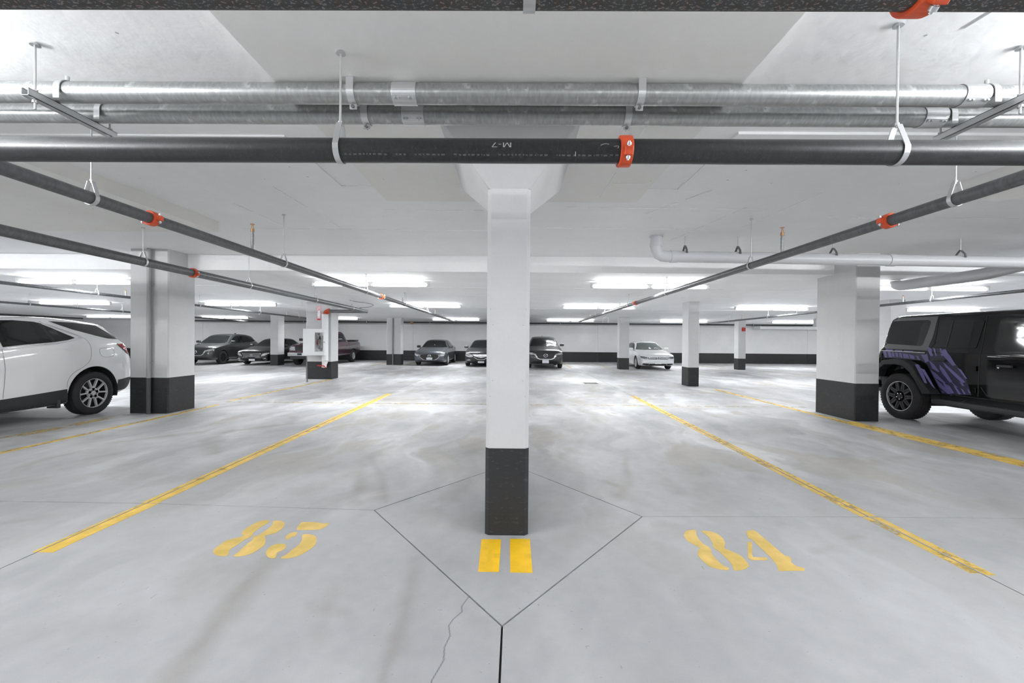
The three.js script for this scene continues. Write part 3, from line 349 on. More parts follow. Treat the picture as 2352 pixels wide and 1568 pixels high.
// grey plastic drain: riser, bend, long run and a branch going back
{ const o = thing('drain_pipe', 'light grey plastic drain pipe with a bend, hung below the ceiling at right', 'pipe'), r = 0.084, z = -6.56;
  const path = new THREE.CurvePath(); path.add(new THREE.LineCurve3(V(2.098, SLAB, z), V(2.098, 2.78, z))); path.add(new THREE.QuadraticBezierCurve3(V(2.098, 2.78, z), V(2.098, 2.658, z), V(2.24, 2.656, z))); path.add(new THREE.LineCurve3(V(2.24, 2.656, z), V(12.5, 2.56, z)));
  const pts = []; pts.push(V(2.098, SLAB - 0.012, z), V(2.098, 2.8, z)); for (let i = 0; i <= 10; i++) { const t = i / 10; pts.push(path.curves[1].getPoint(t)); } for (let i = 1; i <= 10; i++) pts.push(V(mix(2.24, 12.5, i / 10), mix(2.656, 2.56, i / 10), z));
  const g = new THREE.TubeGeometry(new THREE.CatmullRomCurve3(pts, false, 'centripetal'), 160, r, 24); mesh('pipe_body', g, M.pvc, o);
  mesh('collar', [new THREE.CylinderGeometry(r + 0.008, r + 0.008, 0.1, 24).rotateZ(Math.PI / 2).translate(2.36, 2.655, z), new THREE.CylinderGeometry(r + 0.008, r + 0.008, 0.06, 24).translate(2.098, 2.83, z), new THREE.CylinderGeometry(r + 0.02, r + 0.02, 0.012, 24).translate(2.098, SLAB - 0.008, z), new THREE.CylinderGeometry(r + 0.008, r + 0.008, 0.1, 24).rotateZ(Math.PI / 2).translate(5.6, 2.624, z)], M.pvc, o);
  for (const x of [2.53, 3.32, 4.74, 6.63, 8.6]) saddle(o, V(x, mix(2.656, 2.56, (x - 2.24) / 10.26), z), r, SLAB);
  const bp = new THREE.CatmullRomCurve3([V(7.66, 2.6, z), V(7.66, 2.57, z - 0.25), V(7.66, 2.53, z - 0.6), V(7.66, 2.525, -8.2), V(7.66, 2.525, -8.6), V(7.66, 2.532, -8.76), V(7.66, 2.57, -8.84), V(7.66, 2.6, -8.845), V(7.66, 2.63, -8.845)], false, 'centripetal'); mesh('branch', new THREE.TubeGeometry(bp, 70, 0.098, 22), M.pvc, o); }
// hose cabinet on its column, with sign and post
{ const o = thing('fire_hose_cabinet', 'white fire hose cabinet with a glazed window on the column', 'cabinet', [-6.53, 0.81, -14.23]);
  mesh('body', [box(-0.36, 0.02, 0, 0.86, -0.02, 0.17), box(-0.36, 0.02, 0, 0.86, -0.245, -0.02), box(0.02, 0.34, 0.74, 0.86, -0.02, 0.17), box(0.02, 0.34, 0, 0.12, -0.02, 0.17), box(0.3, 0.34, 0.12, 0.74, -0.02, 0.17), box(0.02, 0.3, 0.12, 0.74, -0.02, -0.012)], M.white, o);
  mesh('window_pane', box(0.021, 0.299, 0.121, 0.739, 0.15, 0.155), new THREE.MeshPhysicalMaterial({ color: 0xffffff, transmission: 1, roughness: 0.03, thickness: 0 }), o);
  mesh('hose', [0, 1, 2, 3].map(i => new THREE.TorusGeometry(0.07 - i * 0.004, 0.018, 8, 18).scale(0.8, 2.6, 1).translate(0.11, 0.42, 0.03 + i * 0.026)), M.plasticDark, o);
  mesh('rack', [box(0.03, 0.11, 0.66, 0.72, 0.0, 0.12), box(0.2, 0.27, 0.24, 0.64, 0.0, 0.02), rod(V(0.16, 0.15, 0.06), V(0.22, 0.24, 0.06), 0.03, 10)], M.darkSteel, o);
  mesh('latch', box(0.31, 0.36, 0.42, 0.44, 0.17, 0.18), M.darkSteel, o); }
{ const cv = document.createElement('canvas'); cv.width = 64; cv.height = 256; const c = cv.getContext('2d'); c.fillStyle = '#e6dcdf'; c.fillRect(0, 0, 64, 256); c.strokeStyle = '#d0566a'; c.lineWidth = 5; c.strokeRect(4, 4, 56, 248); c.fillStyle = '#cf5468'; for (const [x, y, w, h] of [[12, 16, 38, 8], [14, 40, 36, 7], [30, 50, 9, 26], [14, 66, 36, 7]]) c.fillRect(x, y, w, h); c.fillStyle = '#ffffff'; c.beginPath(); c.ellipse(32, 140, 26, 56, 0, 0, 7); c.fill(); c.fillStyle = '#d2203c'; c.fillRect(6, 226, 52, 24);
  const t = new THREE.CanvasTexture(cv); t.colorSpace = THREE.SRGBColorSpace; const g = new THREE.BoxGeometry(0.125, 0.47, 0.006).translate(-6.565, 2.2, -14.476); g.userData.keepUV = true; tag(mesh('fire_sign', g, std({ map: t, roughness: 0.5 })), 'narrow red and white sign high on the hose column', 'sign'); }
{ const o = thing('steel_post', 'thin dark upright post under the corner of the hose cabinet', 'post', [-6.5, 0, -13.55]); mesh('pole', rod(V(0, 0.012, 0), V(-0.02, 0.8, 0), 0.017, 12), M.darkSteel, o); mesh('base_plate', new THREE.CylinderGeometry(0.04, 0.045, 0.012, 16).translate(0, 0.006, 0), M.darkSteel, o); }
{ const pts = [V(-5.2, backCeil(-13.6) - 0.01, -13.6), V(-5.0, 2.52, -13.6), V(-4.6, 2.47, -13.6), V(-4.45, 2.42, -13.6), V(-4.6, 2.36, -13.62), V(-4.9, 2.33, -13.62)]; const m = tag(mesh('loose_cable', new THREE.TubeGeometry(new THREE.CatmullRomCurve3(pts), 40, 0.008, 6), M.darkSteel), 'loose dark cable loop hanging by the hose column pipe', 'cable'); }
{ const pts = [V(4.0, 2.17, -20), V(4.0, 2.36, -20), V(4.06, 2.42, -20), V(4.18, 2.42, -20), V(4.24, 2.36, -20), V(4.24, backCeil(-20), -20.0)]; tag(mesh('vent_pipe', new THREE.TubeGeometry(new THREE.CatmullRomCurve3([V(4.0, 2.17, -20), V(4.0, 2.36, -20), V(4.05, 2.425, -20), V(4.12, 2.435, -20), V(4.19, 2.425, -20), V(4.24, 2.36, -20), V(4.24, 2.17, -20)]), 40, 0.022, 8), M.white), 'small white hooped pipe under the far ceiling', 'pipe'); }
{ const o = thing('air_duct', 'pale boxed duct along the rear wall at right', 'duct', [16, 2.05, -26.4]); mesh('trunk', box(-1.4, 4, 0.06, 0.24, -0.598, 0.3), M.white, o); mesh('flange', [box(-1.42, -1.36, 0.04, 0.26, -0.32, 0.32), box(1.2, 1.24, 0.04, 0.26, -0.32, 0.32)], M.white, o); }
{ const o = thing('junction_box', 'grey box under the ceiling near the pillar at right', 'box', [13.8, 2.1, -20]); mesh('housing', rbox(-0.14, 0.14, 0, 0.34, -0.1, 0.1, 0.01), M.pvc, o); mesh('stem', rod(V(0, 0.34, 0), V(0, backCeil(-20) - 2.102, 0), 0.02, 8), M.zinc, o); mesh('pipe_stub', rod(V(0.14, 0.17, 0), V(1.6, 0.15, 0), 0.06, 14), M.darkSteel, o); }
{ const o = thing('floor_drain', 'dark slotted drain grate set in the aisle floor', 'drain', [2.42, 0, -13.95]); mesh('frame', [box(-0.22, 0.22, 0, 0.004, -0.2, -0.17), box(-0.22, 0.22, 0, 0.004, 0.17, 0.2), box(-0.22, -0.19, 0, 0.004, -0.2, 0.2), box(0.19, 0.22, 0, 0.004, -0.2, 0.2)], M.darkSteel, o); for (let i = 0; i < 7; i++) mesh('grate_bar', box(-0.165 + i * 0.05, -0.135 + i * 0.05, 0, 0.004, -0.17, 0.17), M.darkSteel, o); mesh('sump', box(-0.19, 0.19, 0.0002, 0.001, -0.17, 0.17), M.darkGap, o); }

// ------------------------------------------------------------------ cars: a lofted shell, arches cut out, panels and glass shaped onto the shell
const tab = (arr, s) => { if (s <= arr[0][0]) return arr[0][1]; for (let i = 1; i < arr.length; i++) if (s <= arr[i][0]) { const [a, p] = arr[i - 1], [b, q] = arr[i]; return mix(p, q, (s - a) / (b - a)); } return arr[arr.length - 1][1]; };
const soft = (arr, s, w) => { const a = arr[0][0], b = arr[arr.length - 1][0]; w = Math.min(w, Math.max(0, s - a), Math.max(0, b - s)); if (w < 1e-4) return tab(arr, s); let t = 0; for (let i = -3; i <= 3; i++) t += tab(arr, s + w * i / 3); return t / 7; };
function crSpan(P, n) { const out = []; for (let i = 0; i + 1 < P.length; i++) { const a = P[Math.max(0, i - 1)], b = P[i], c = P[i + 1], d = P[Math.min(P.length - 1, i + 2)]; for (let k = 0; k < n; k++) { const t = k / n, t2 = t * t, t3 = t2 * t, f = (p, q, r, e) => 0.5 * (2 * q + (r - p) * t * 0.8 + (-(r - p) * 1.6 + 6 * (r - q) - 0.8 * (e - q)) * t2 + ((r - p) * 0.8 - 4 * (r - q) + 0.8 * (e - q)) * t3); out.push([f(a[0], b[0], c[0], d[0]), f(a[1], b[1], c[1], d[1])]); } } out.push(P[P.length - 1]); return out; }
function hull(sp) {
  const L = sp.L, st = new Set(); for (const e of [0, 0.008, 0.02, 0.04, 0.07, 0.11, 0.16, 0.22, 0.3]) { st.add(e); st.add(L - e); } for (let s = 0.36; s < L - 0.3; s += sp.step || 0.09) st.add(s);
  const S = [...st].sort((a, b) => a - b), w = sp.soft || 0.06, rings = [];
  for (const s of S) {
    const yb = soft(sp.bot, s, w), yt = soft(sp.top, s, w), be = Math.min(soft(sp.belt, s, w), yt - 0.03), wm = soft(sp.wM, s, w), wt = Math.min(soft(sp.wT, s, w), wm - 0.03), cr = Math.min(0.05, (yt - be) * 0.35);
    let P;
    if (sp.boxy) P = [[0, yb], [wm - 0.06, yb], [wm - 0.005, yb + 0.02], [wm, yb + 0.1], [wm, mix(yb, be, 0.6)], [wm, be - 0.04], [wm - 0.012, be], [mix(wm, wt, 0.5), mix(be, yt - 0.1, 0.5)], [wt + 0.02, yt - 0.09], [wt - 0.03, yt - 0.025], [wt * 0.7, yt - 0.006], [0, yt]];
    else P = [[0, yb], [wm - 0.14, yb], [wm - 0.05, yb + 0.025], [wm - 0.02, yb + 0.12], [wm, mix(yb, be, 0.55)], [wm - 0.006, mix(yb, be, 0.8)], [wm - 0.035, be], [mix(wm - 0.05, wt, 0.5), mix(be, yt - cr, 0.52)], [wt + 0.01, yt - cr - 0.015], [wt - 0.07, yt - cr * 0.55], [wt * 0.5, yt - cr * 0.12], [0, yt]];
    const h = crSpan(P, 3), r = h.map(([x, y]) => [x, y]); for (let i = h.length - 2; i > 0; i--) r.push([-h[i][0], h[i][1]]); rings.push(r);
  }
  const n = rings[0].length, pos = [], idx = []; rings.forEach((r, k) => r.forEach(([x, y]) => pos.push(x, y, -S[k])));
  for (let k = 0; k + 1 < S.length; k++) for (let i = 0; i < n; i++) { const a = k * n + i, b = k * n + (i + 1) % n, c = a + n, d = b + n; idx.push(a, b, c, b, d, c); }
  for (const [k, flip] of [[0, false], [S.length - 1, true]]) { const c = pos.length / 3; let cy = 0; rings[k].forEach(p => cy += p[1] / n); pos.push(0, cy, -S[k]); for (let i = 0; i < n; i++) { const a = k * n + i, b = k * n + (i + 1) % n; flip ? idx.push(c, a, b) : idx.push(c, b, a); } }
  const g = new THREE.BufferGeometry(); g.setAttribute('position', new THREE.Float32BufferAttribute(pos, 3)); g.setIndex(idx); g.computeVertexNormals();
  // face outward
  const t = g.attributes.position; let vol = 0; for (let i = 0; i < idx.length; i += 3) { const A = V().fromBufferAttribute(t, idx[i]), B = V().fromBufferAttribute(t, idx[i + 1]), C = V().fromBufferAttribute(t, idx[i + 2]); vol += A.dot(B.cross(C)); }
  if (vol < 0) { for (let i = 0; i < idx.length; i += 3) { const q = idx[i + 1]; idx[i + 1] = idx[i + 2]; idx[i + 2] = q; } g.setIndex(idx); g.computeVertexNormals(); }
  g.setAttribute('uv', new THREE.Float32BufferAttribute(new Float32Array(pos.length / 3 * 2), 2)); return g;
}
function caster(g, view) { // height of the shell along x (side) or z (front, rear)
  const p = g.attributes.position, ix = g.index.array, T = [];
  for (let i = 0; i < ix.length; i += 3) { const q = []; for (let k = 0; k < 3; k++) { const x = p.getX(ix[i + k]), y = p.getY(ix[i + k]), z = p.getZ(ix[i + k]); q.push(view === 'side' ? [-z, y, x] : view === 'front' ? [x, y, z] : [x, y, -z]); } if (view === 'side' && q[0][2] < 0.05 && q[1][2] < 0.05 && q[2][2] < 0.05) continue; T.push([q, Math.min(q[0][0], q[1][0], q[2][0]), Math.max(q[0][0], q[1][0], q[2][0]), Math.min(q[0][1], q[1][1], q[2][1]), Math.max(q[0][1], q[1][1], q[2][1])]); }
  return (u, v) => { let best = null; for (const [q, a, b, c, d] of T) { if (u < a || u > b || v < c || v > d) continue; const [A, B, C] = q, D = (B[1] - C[1]) * (A[0] - C[0]) + (C[0] - B[0]) * (A[1] - C[1]); if (Math.abs(D) < 1e-12) continue; const l = ((B[1] - C[1]) * (u - C[0]) + (C[0] - B[0]) * (v - C[1])) / D, m = ((C[1] - A[1]) * (u - C[0]) + (A[0] - C[0]) * (v - C[1])) / D, n = 1 - l - m; if (l < -1e-6 || m < -1e-6 || n < -1e-6) continue; const h = l * A[2] + m * B[2] + n * C[2]; if (best === null || h > best) best = h; } return best; };
}
const evaluator = new Evaluator(); evaluator.useGroups = false;
const ribbon = (pts, w) => { const L = [], R = []; pts.forEach((p, i) => { const a = pts[Math.max(0, i - 1)], b = pts[Math.min(pts.length - 1, i + 1)], dx = b[0] - a[0], dy = b[1] - a[1], l = Math.hypot(dx, dy) || 1; L.push([p[0] - dy / l * w / 2, p[1] + dx / l * w / 2]); R.unshift([p[0] + dy / l * w / 2, p[1] - dx / l * w / 2]); }); return [...L, ...R]; };
const curve2 = (pts, n = 6, closed = false) => new THREE.CatmullRomCurve3(pts.map(([x, y]) => V(x, y, 0)), closed, 'catmullrom', 0.5).getPoints(pts.length * n).map(v => [v.x, v.y]);
function wheel(parent, x, y, s, o) { // o: r, w, rim, kind, mat
  const g = partGroup('wheel', parent, [x, y, -s]); if (x < 0) g.rotation.y = Math.PI;
  const { r, w, rim } = o, h = w / 2, k = r - rim, prof = [[rim - 0.01, -h + 0.015], [rim + 0.005, -h + 0.004], [rim + 0.35 * k, -h - 0.006], [r - 0.03, -h + 0.004], [r - 0.008, -h + 0.02], [r, -h + 0.04]];
  for (const q of [-0.3, 0, 0.3]) prof.push([r, q * h * 1.6 - 0.008], [r - 0.008, q * h * 1.6 - 0.006], [r - 0.008, q * h * 1.6 + 0.006], [r, q * h * 1.6 + 0.008]);
  prof.push([r, h - 0.04], [r - 0.008, h - 0.02], [r - 0.03, h - 0.004], [rim + 0.35 * k, h + 0.006], [rim + 0.005, h - 0.004], [rim - 0.01, h - 0.015]);
  const tyre = [toCreasedNormals(new THREE.LatheGeometry(prof.map(([a, b]) => new THREE.Vector2(a, b)), o.seg || 48).rotateZ(-Math.PI / 2), 0.7)];
  if (o.lugs) for (let i = 0; i < o.lugs; i++) { const a = i / o.lugs * Math.PI * 2; for (const [q, ww, d] of [[-0.66, 0.36, 0], [-0.23, 0.34, 0.5], [0.23, 0.34, 0], [0.66, 0.36, 0.5]]) tyre.push(new THREE.BoxGeometry(ww * h, 0.008, 2 * Math.PI * r / o.lugs * 0.62).translate(q * h, r - 0.0012, 0).rotateX(a + d * Math.PI * 2 / o.lugs)); }
  mesh('tyre', tyre, M.rubber, g);
  mesh('rim_barrel', [new THREE.CylinderGeometry(rim - 0.006, rim - 0.006, w * 0.9, 32, 1, true).rotateZ(Math.PI / 2), new THREE.CylinderGeometry(rim - 0.01, rim - 0.01, 0.01, 32).rotateZ(Math.PI / 2).translate(-h * 0.2, 0, 0)], std({ color: lin(0.05), roughness: 0.5, metalness: 0.6, side: THREE.DoubleSide }), g);
  const sp = [], n = o.n || 5, face = h - 0.03; const spoke = (a0, a1, r0, r1, w0, w1) => { const p0 = [r0 * Math.cos(a0), r0 * Math.sin(a0)], p1 = [r1 * Math.cos(a1), r1 * Math.sin(a1)], dx = p1[0] - p0[0], dy = p1[1] - p0[1], l = Math.hypot(dx, dy), nx = -dy / l, ny = dx / l; sp.push(extr([[p0[0] + nx * w0, p0[1] + ny * w0], [p1[0] + nx * w1, p1[1] + ny * w1], [p1[0] - nx * w1, p1[1] - ny * w1], [p0[0] - nx * w0, p0[1] - ny * w0]], 0.03, 0.003).rotateY(Math.PI / 2).translate(face - 0.03, 0, 0)); };
  for (let i = 0; i < n; i++) { const a = Math.PI / 2 + i / n * Math.PI * 2, q = Math.PI / n; if (o.kind === 'vee') { spoke(a - 0.10, a - q * 0.52, 0.05, rim - 0.012, 0.013, 0.012); spoke(a + 0.10, a + q * 0.52, 0.05, rim - 0.012, 0.013, 0.012); spoke(a, a, 0.04, rim * 0.45, 0.022, 0.012); } else if (o.kind === 'fork') { spoke(a - 0.22, a - q * 0.36, 0.06, rim - 0.02, 0.019, 0.017); spoke(a + 0.22, a + q * 0.36, 0.06, rim - 0.02, 0.019, 0.017); spoke(a + q, a + q, 0.05, rim * 0.52, 0.03, 0.02); spoke(a + q - 0.1, a + q - 0.28, rim * 0.5, rim - 0.02, 0.014, 0.012); spoke(a + q + 0.1, a + q + 0.28, rim * 0.5, rim - 0.02, 0.014, 0.012); } else spoke(a, a, 0.04, rim - 0.01, 0.02, 0.016); }
  sp.push(extr(ring(rim * 0.36, 0.0001), 0.03, 0.003).rotateY(Math.PI / 2).translate(face - 0.03, 0, 0)); mesh('spokes', sp, o.mat, g);
  mesh('rim_lip', extr(ring(rim + 0.004, rim - 0.014), 0.035, 0.003).rotateY(Math.PI / 2).translate(face - 0.02, 0, 0), o.lip || o.mat, g);
  const nut = []; for (let i = 0; i < 5; i++) { const a = i / 5 * Math.PI * 2 + Math.PI / 2 + (o.nutTurn || 0.6); nut.push(new THREE.CylinderGeometry(0.011, 0.011, 0.014, 8).rotateZ(Math.PI / 2).translate(face + 0.006, 0.057 * Math.sin(a), 0.057 * Math.cos(a))); }
  mesh('wheel_nut', nut, o.nut || M.chrome, g); mesh('hub_cap', new THREE.CylinderGeometry(0.03, 0.034, 0.012, 20).rotateZ(-Math.PI / 2).translate(face + 0.006, 0, 0), o.mat, g); return g;
}
function makeCar(sp, name, label, category, x, z, scale = 1) {
  const o = thing(name, label, category, [x, 0, z]); o.scale.setScalar(scale);
  const g = hull(sp), cast = { side: caster(g, 'side'), front: caster(g, 'front'), rear: caster(g, 'rear') };
  let b = new Brush(g.clone()); b.updateMatrixWorld();
  for (const s of sp.axles) for (const k of [-1, 1]) { const c = new THREE.CylinderGeometry(sp.arch, sp.arch, 0.54, 40).rotateZ(Math.PI / 2).translate(k * (sp.W - 0.12), sp.wheel.r + 0.012, -s), q = new Brush(c); q.updateMatrixWorld(); b = evaluator.evaluate(b, q, SUBTRACTION); b.updateMatrixWorld(); }
  mesh('body_shell', toCreasedNormals(b.geometry.index ? b.geometry.toNonIndexed() : b.geometry, 0.55), sp.paint, o);
  for (const s of sp.axles) for (const k of [-1, 1]) {
    const ri = sp.arch - 0.006; mesh('wheel_well', wellTop(ri, k).translate(k * (sp.W - (sp.wellIn || 0.19)), sp.wheel.r + 0.012, -s), M.liner, o);
    wheel(o, k * (sp.W - sp.wheel.w / 2 - 0.012), sp.wheel.r, s, sp.wheel);
  }
  o.userData.cast = null;
  const A = { o, cast };
  // a panel lying on the shell; view 'side' gives one on each side
  A.patch = (name, pts, view, off, mat, parent = o, edge = 0.06, only = 0) => {
    const cx = pts.reduce((a, p) => a + p[0], 0) / pts.length, cy = pts.reduce((a, p) => a + p[1], 0) / pts.length;
    let q = new TessellateModifier(edge, 6).modify(new THREE.ShapeGeometry(shapeOf(pts))); q = q.index ? q.toNonIndexed() : q; const p = q.attributes.position, memo = {};
    const H = (u, v) => { const key = u.toFixed(5) + ',' + v.toFixed(5); if (key in memo) return memo[key]; let h = cast[view](u, v); for (let t = 0.04; h === null && t < 0.9; t += 0.06) h = cast[view](mix(u, cx, t), mix(v, cy, t)); return memo[key] = h === null ? 0 : h; };
    const hs = []; for (let i = 0; i < p.count; i++) hs.push(H(p.getX(i), p.getY(i)) + off);
    const make = k => { const a = []; for (let i = 0; i < p.count; i += 3) { const tri = [i, i + 1, i + 2]; for (const j of tri) { const u = p.getX(j), v = p.getY(j), h = hs[j]; if (view === 'side') a.push(k * h, v, -u); else if (view === 'front') a.push(u, v, h); else a.push(u, v, -h); } }
      let e = new THREE.BufferGeometry(); e.setAttribute('position', new THREE.Float32BufferAttribute(a, 3)); e = mergeVertices(e, 1e-4); e.computeVertexNormals();
      // turn the faces outward
      const nn = e.attributes.normal; let sgn = 0; for (let i = 0; i < nn.count; i++) sgn += view === 'side' ? nn.getX(i) * k : view === 'front' ? nn.getZ(i) : -nn.getZ(i); if (sgn < 0) { const ii = e.index.array; for (let i = 0; i < ii.length; i += 3) { const t = ii[i]; ii[i] = ii[i + 1]; ii[i + 1] = t; } e.computeVertexNormals(); }
      return mesh(name, e, mat, parent); };
    if (view !== 'side') return make(1); if (only) return make(only); const a = make(1); make(-1); return a;
  };
  A.sym = (name, pts, off, mat, parent = o, view = 'front') => { A.patch(name, pts, view, off, mat, parent); A.patch(name, pts.map(([a, c]) => [-a, c]).reverse(), view, off, mat, parent); };
  A.plate = (y0, y1, w = 0.155) => { const zz = cast.front(0, (y0 + y1) / 2) + 0.012; mesh('licence_plate', rbox(-w, w, y0, y1, zz, zz + 0.012, 0.005), M.plate, o); };
  A.mirrors = (y, s, xw, mat) => { for (const k of [-1, 1]) mesh('side_mirror', [rbox(k * xw - 0.11, k * xw + 0.11, y - 0.07, y + 0.07, -s - 0.06, -s + 0.07, 0.045, 3), rbox(k * (xw - 0.2) - 0.1, k * (xw - 0.2) + 0.1, y - 0.075, y - 0.045, -s - 0.03, -s + 0.03, 0.012)], mat, o); };
  return A;
}
function wellTop(r, k) { // arched liner with its back plate, open towards the outside
  const arc = new THREE.Shape(); arc.absarc(0, 0, r, -0.25, Math.PI + 0.25, false); arc.closePath(); const back = new THREE.ExtrudeGeometry(arc, { depth: 0.006, bevelEnabled: false, curveSegments: 24 }).rotateY(Math.PI / 2).translate(k > 0 ? -0.165 : 0.159, 0, 0);
  const pos = []; for (let i = 0; i < 28; i++) { const a = -0.25 + (Math.PI + 0.5) * i / 28, b = -0.25 + (Math.PI + 0.5) * (i + 1) / 28; const P = (t, x) => [x, r * Math.sin(t), r * Math.cos(t)]; pos.push(...P(a, -0.165), ...P(b, -0.165), ...P(b, 0.165), ...P(a, -0.165), ...P(b, 0.165), ...P(a, 0.165)); }
  const g = new THREE.BufferGeometry(); g.setAttribute('position', new THREE.Float32BufferAttribute(pos, 3)); g.computeVertexNormals(); return mergeGeometries([clean(g), clean(back)]);
}
const logoOval = (A, y, w, h, mat = M.chrome, off = 0.02) => { const p = []; for (let i = 0; i < 20; i++) p.push([w * Math.cos(i / 20 * 6.2832), y + h * Math.sin(i / 20 * 6.2832)]); return A.patch('badge', p, 'front', off, mat); };
function wingBadge(A, y, r) { const z = A.cast.front(0, y) + 0.022, gs = [new THREE.TorusGeometry(r, r * 0.16, 8, 28).scale(1.15, 0.9, 1).translate(0, y, z)]; const q = curve2([[-r, 0.1 * r], [-0.55 * r, 0.42 * r], [-0.12 * r, -0.1 * r], [0, -0.25 * r], [0.12 * r, -0.1 * r], [0.55 * r, 0.42 * r], [r, 0.1 * r]], 4); gs.push(new THREE.TubeGeometry(new THREE.CatmullRomCurve3(q.map(([a, c]) => V(a, y + c, z))), 40, r * 0.12, 6)); mesh('badge', gs, M.chrome, A.o); }

const sedanTop = [[0, 0.63], [0.03, 0.71], [0.1, 0.77], [0.28, 0.825], [1.15, 0.97], [1.32, 1.0], [2.1, 1.37], [2.45, 1.43], [2.9, 1.435], [3.3, 1.39], [3.95, 1.12], [4.1, 1.07], [4.5, 1.03], [4.62, 0.97], [4.7, 0.72]];
const sedanBelt = [[0, 0.58], [0.1, 0.69], [0.3, 0.75], [1.2, 0.89], [2.5, 0.93], [3.8, 0.98], [4.6, 0.93], [4.7, 0.68]];
const sedanBot = [[0, 0.36], [0.05, 0.26], [0.16, 0.2], [4.45, 0.22], [4.7, 0.42]];
const sedanWM = [[0, 0.68], [0.03, 0.77], [0.1, 0.835], [0.25, 0.875], [0.6, 0.895], [2.3, 0.905], [4.0, 0.89], [4.4, 0.845], [4.6, 0.77], [4.7, 0.63]];
const sedanWT = [[0, 0.48], [0.1, 0.64], [0.3, 0.7], [1.25, 0.73], [2.1, 0.6], [2.5, 0.565], [3.2, 0.56], [4.0, 0.63], [4.5, 0.6], [4.7, 0.5]];
const farWheel = (r, mat = M.alloy) => ({ r, w: 0.215, rim: r * 0.68, kind: 'plain', n: 10, mat, seg: 36 });
const sedanSpec = (p, mat) => ({ L: 4.7, W: 0.905, step: 0.12, top: sedanTop, belt: sedanBelt, bot: sedanBot, wM: sedanWM, wT: sedanWT, axles: [0.9, 3.65], arch: 0.365, wheel: farWheel(0.325, mat), paint: p });
function sedanGlass(A, glass = M.glass) {
  A.patch('windscreen', [[-0.73, 1.0], [-0.6, 1.2], [-0.52, 1.335], [-0.3, 1.365], [0.3, 1.365], [0.52, 1.335], [0.6, 1.2], [0.73, 1.0], [0.4, 0.985], [-0.4, 0.985]], 'front', 0.014, glass);
  A.patch('side_window', [[1.62, 0.985], [2.02, 1.25], [2.25, 1.325], [2.52, 1.345], [2.56, 0.99]], 'side', 0.006, glass); A.patch('side_window', [[2.6, 0.99], [2.57, 1.345], [3.0, 1.33], [3.35, 1.24], [3.72, 1.06], [3.6, 1.03]], 'side', 0.006, glass);
  A.patch('rear_window', [[-0.55, 1.13], [-0.5, 1.33], [0.5, 1.33], [0.55, 1.13]], 'rear', 0.014, M.glass);
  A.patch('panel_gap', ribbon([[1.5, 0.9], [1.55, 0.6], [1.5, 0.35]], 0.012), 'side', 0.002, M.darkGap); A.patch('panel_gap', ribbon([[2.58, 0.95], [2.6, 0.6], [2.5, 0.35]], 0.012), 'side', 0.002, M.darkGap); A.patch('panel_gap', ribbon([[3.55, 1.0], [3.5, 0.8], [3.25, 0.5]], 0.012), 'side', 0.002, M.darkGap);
  A.patch('door_handle', [[2.28, 0.83], [2.45, 0.83], [2.45, 0.86], [2.28, 0.86]], 'side', 0.02, A.handleMat || M.plasticDark); A.patch('door_handle', [[3.2, 0.85], [3.36, 0.85], [3.36, 0.88], [3.2, 0.88]], 'side', 0.02, A.handleMat || M.plasticDark);
}
{ // grey-blue hatch-nosed sedan
  const p = paint(0.105, 0.118, 0.135, 0.5), A = makeCar(sedanSpec(p), 'sedan', 'grey-blue sedan parked facing out at the rear wall, pink tag in its windscreen', 'car', -4.34, -21.95, 0.93); sedanGlass(A);
  A.patch('grille_surround', [[-0.5, 0.6], [-0.56, 0.54], [-0.5, 0.44], [-0.38, 0.34], [-0.2, 0.285], [0, 0.275], [0.2, 0.285], [0.38, 0.34], [0.5, 0.44], [0.56, 0.54], [0.5, 0.6], [0.3, 0.63], [-0.3, 0.63]], 'front', 0.008, M.chrome);
  A.patch('grille', [[-0.47, 0.6], [-0.51, 0.53], [-0.46, 0.44], [-0.35, 0.36], [-0.19, 0.31], [0, 0.3], [0.19, 0.31], [0.35, 0.36], [0.46, 0.44], [0.51, 0.53], [0.47, 0.6], [0.28, 0.635], [-0.28, 0.635]], 'front', 0.014, M.plasticDark);
  A.sym('headlamp', [[0.53, 0.545], [0.66, 0.56], [0.79, 0.6], [0.85, 0.655], [0.7, 0.65], [0.56, 0.61]], 0.01, M.lampClear); A.sym('lamp_trim', ribbon([[0.5, 0.54], [0.64, 0.545], [0.8, 0.58]], 0.022), 0.016, M.chrome);
  A.patch('lower_intake', [[-0.68, 0.245], [-0.6, 0.275], [-0.3, 0.25], [0.3, 0.25], [0.6, 0.275], [0.68, 0.245], [0.4, 0.215], [-0.4, 0.215]], 'front', 0.01, M.plasticDark);
  A.plate(0.33, 0.45, 0.16); wingBadge(A, 0.535, 0.075); A.mirrors(1.02, 1.6, 0.93, M.plasticDark); mesh('windscreen_tag', rbox(-0.03, 0.03, 1.03, 1.13, -1.55, -1.53, 0.008), std({ color: lin(0.75, 0.25, 0.36), roughness: 0.6 }), A.o); }
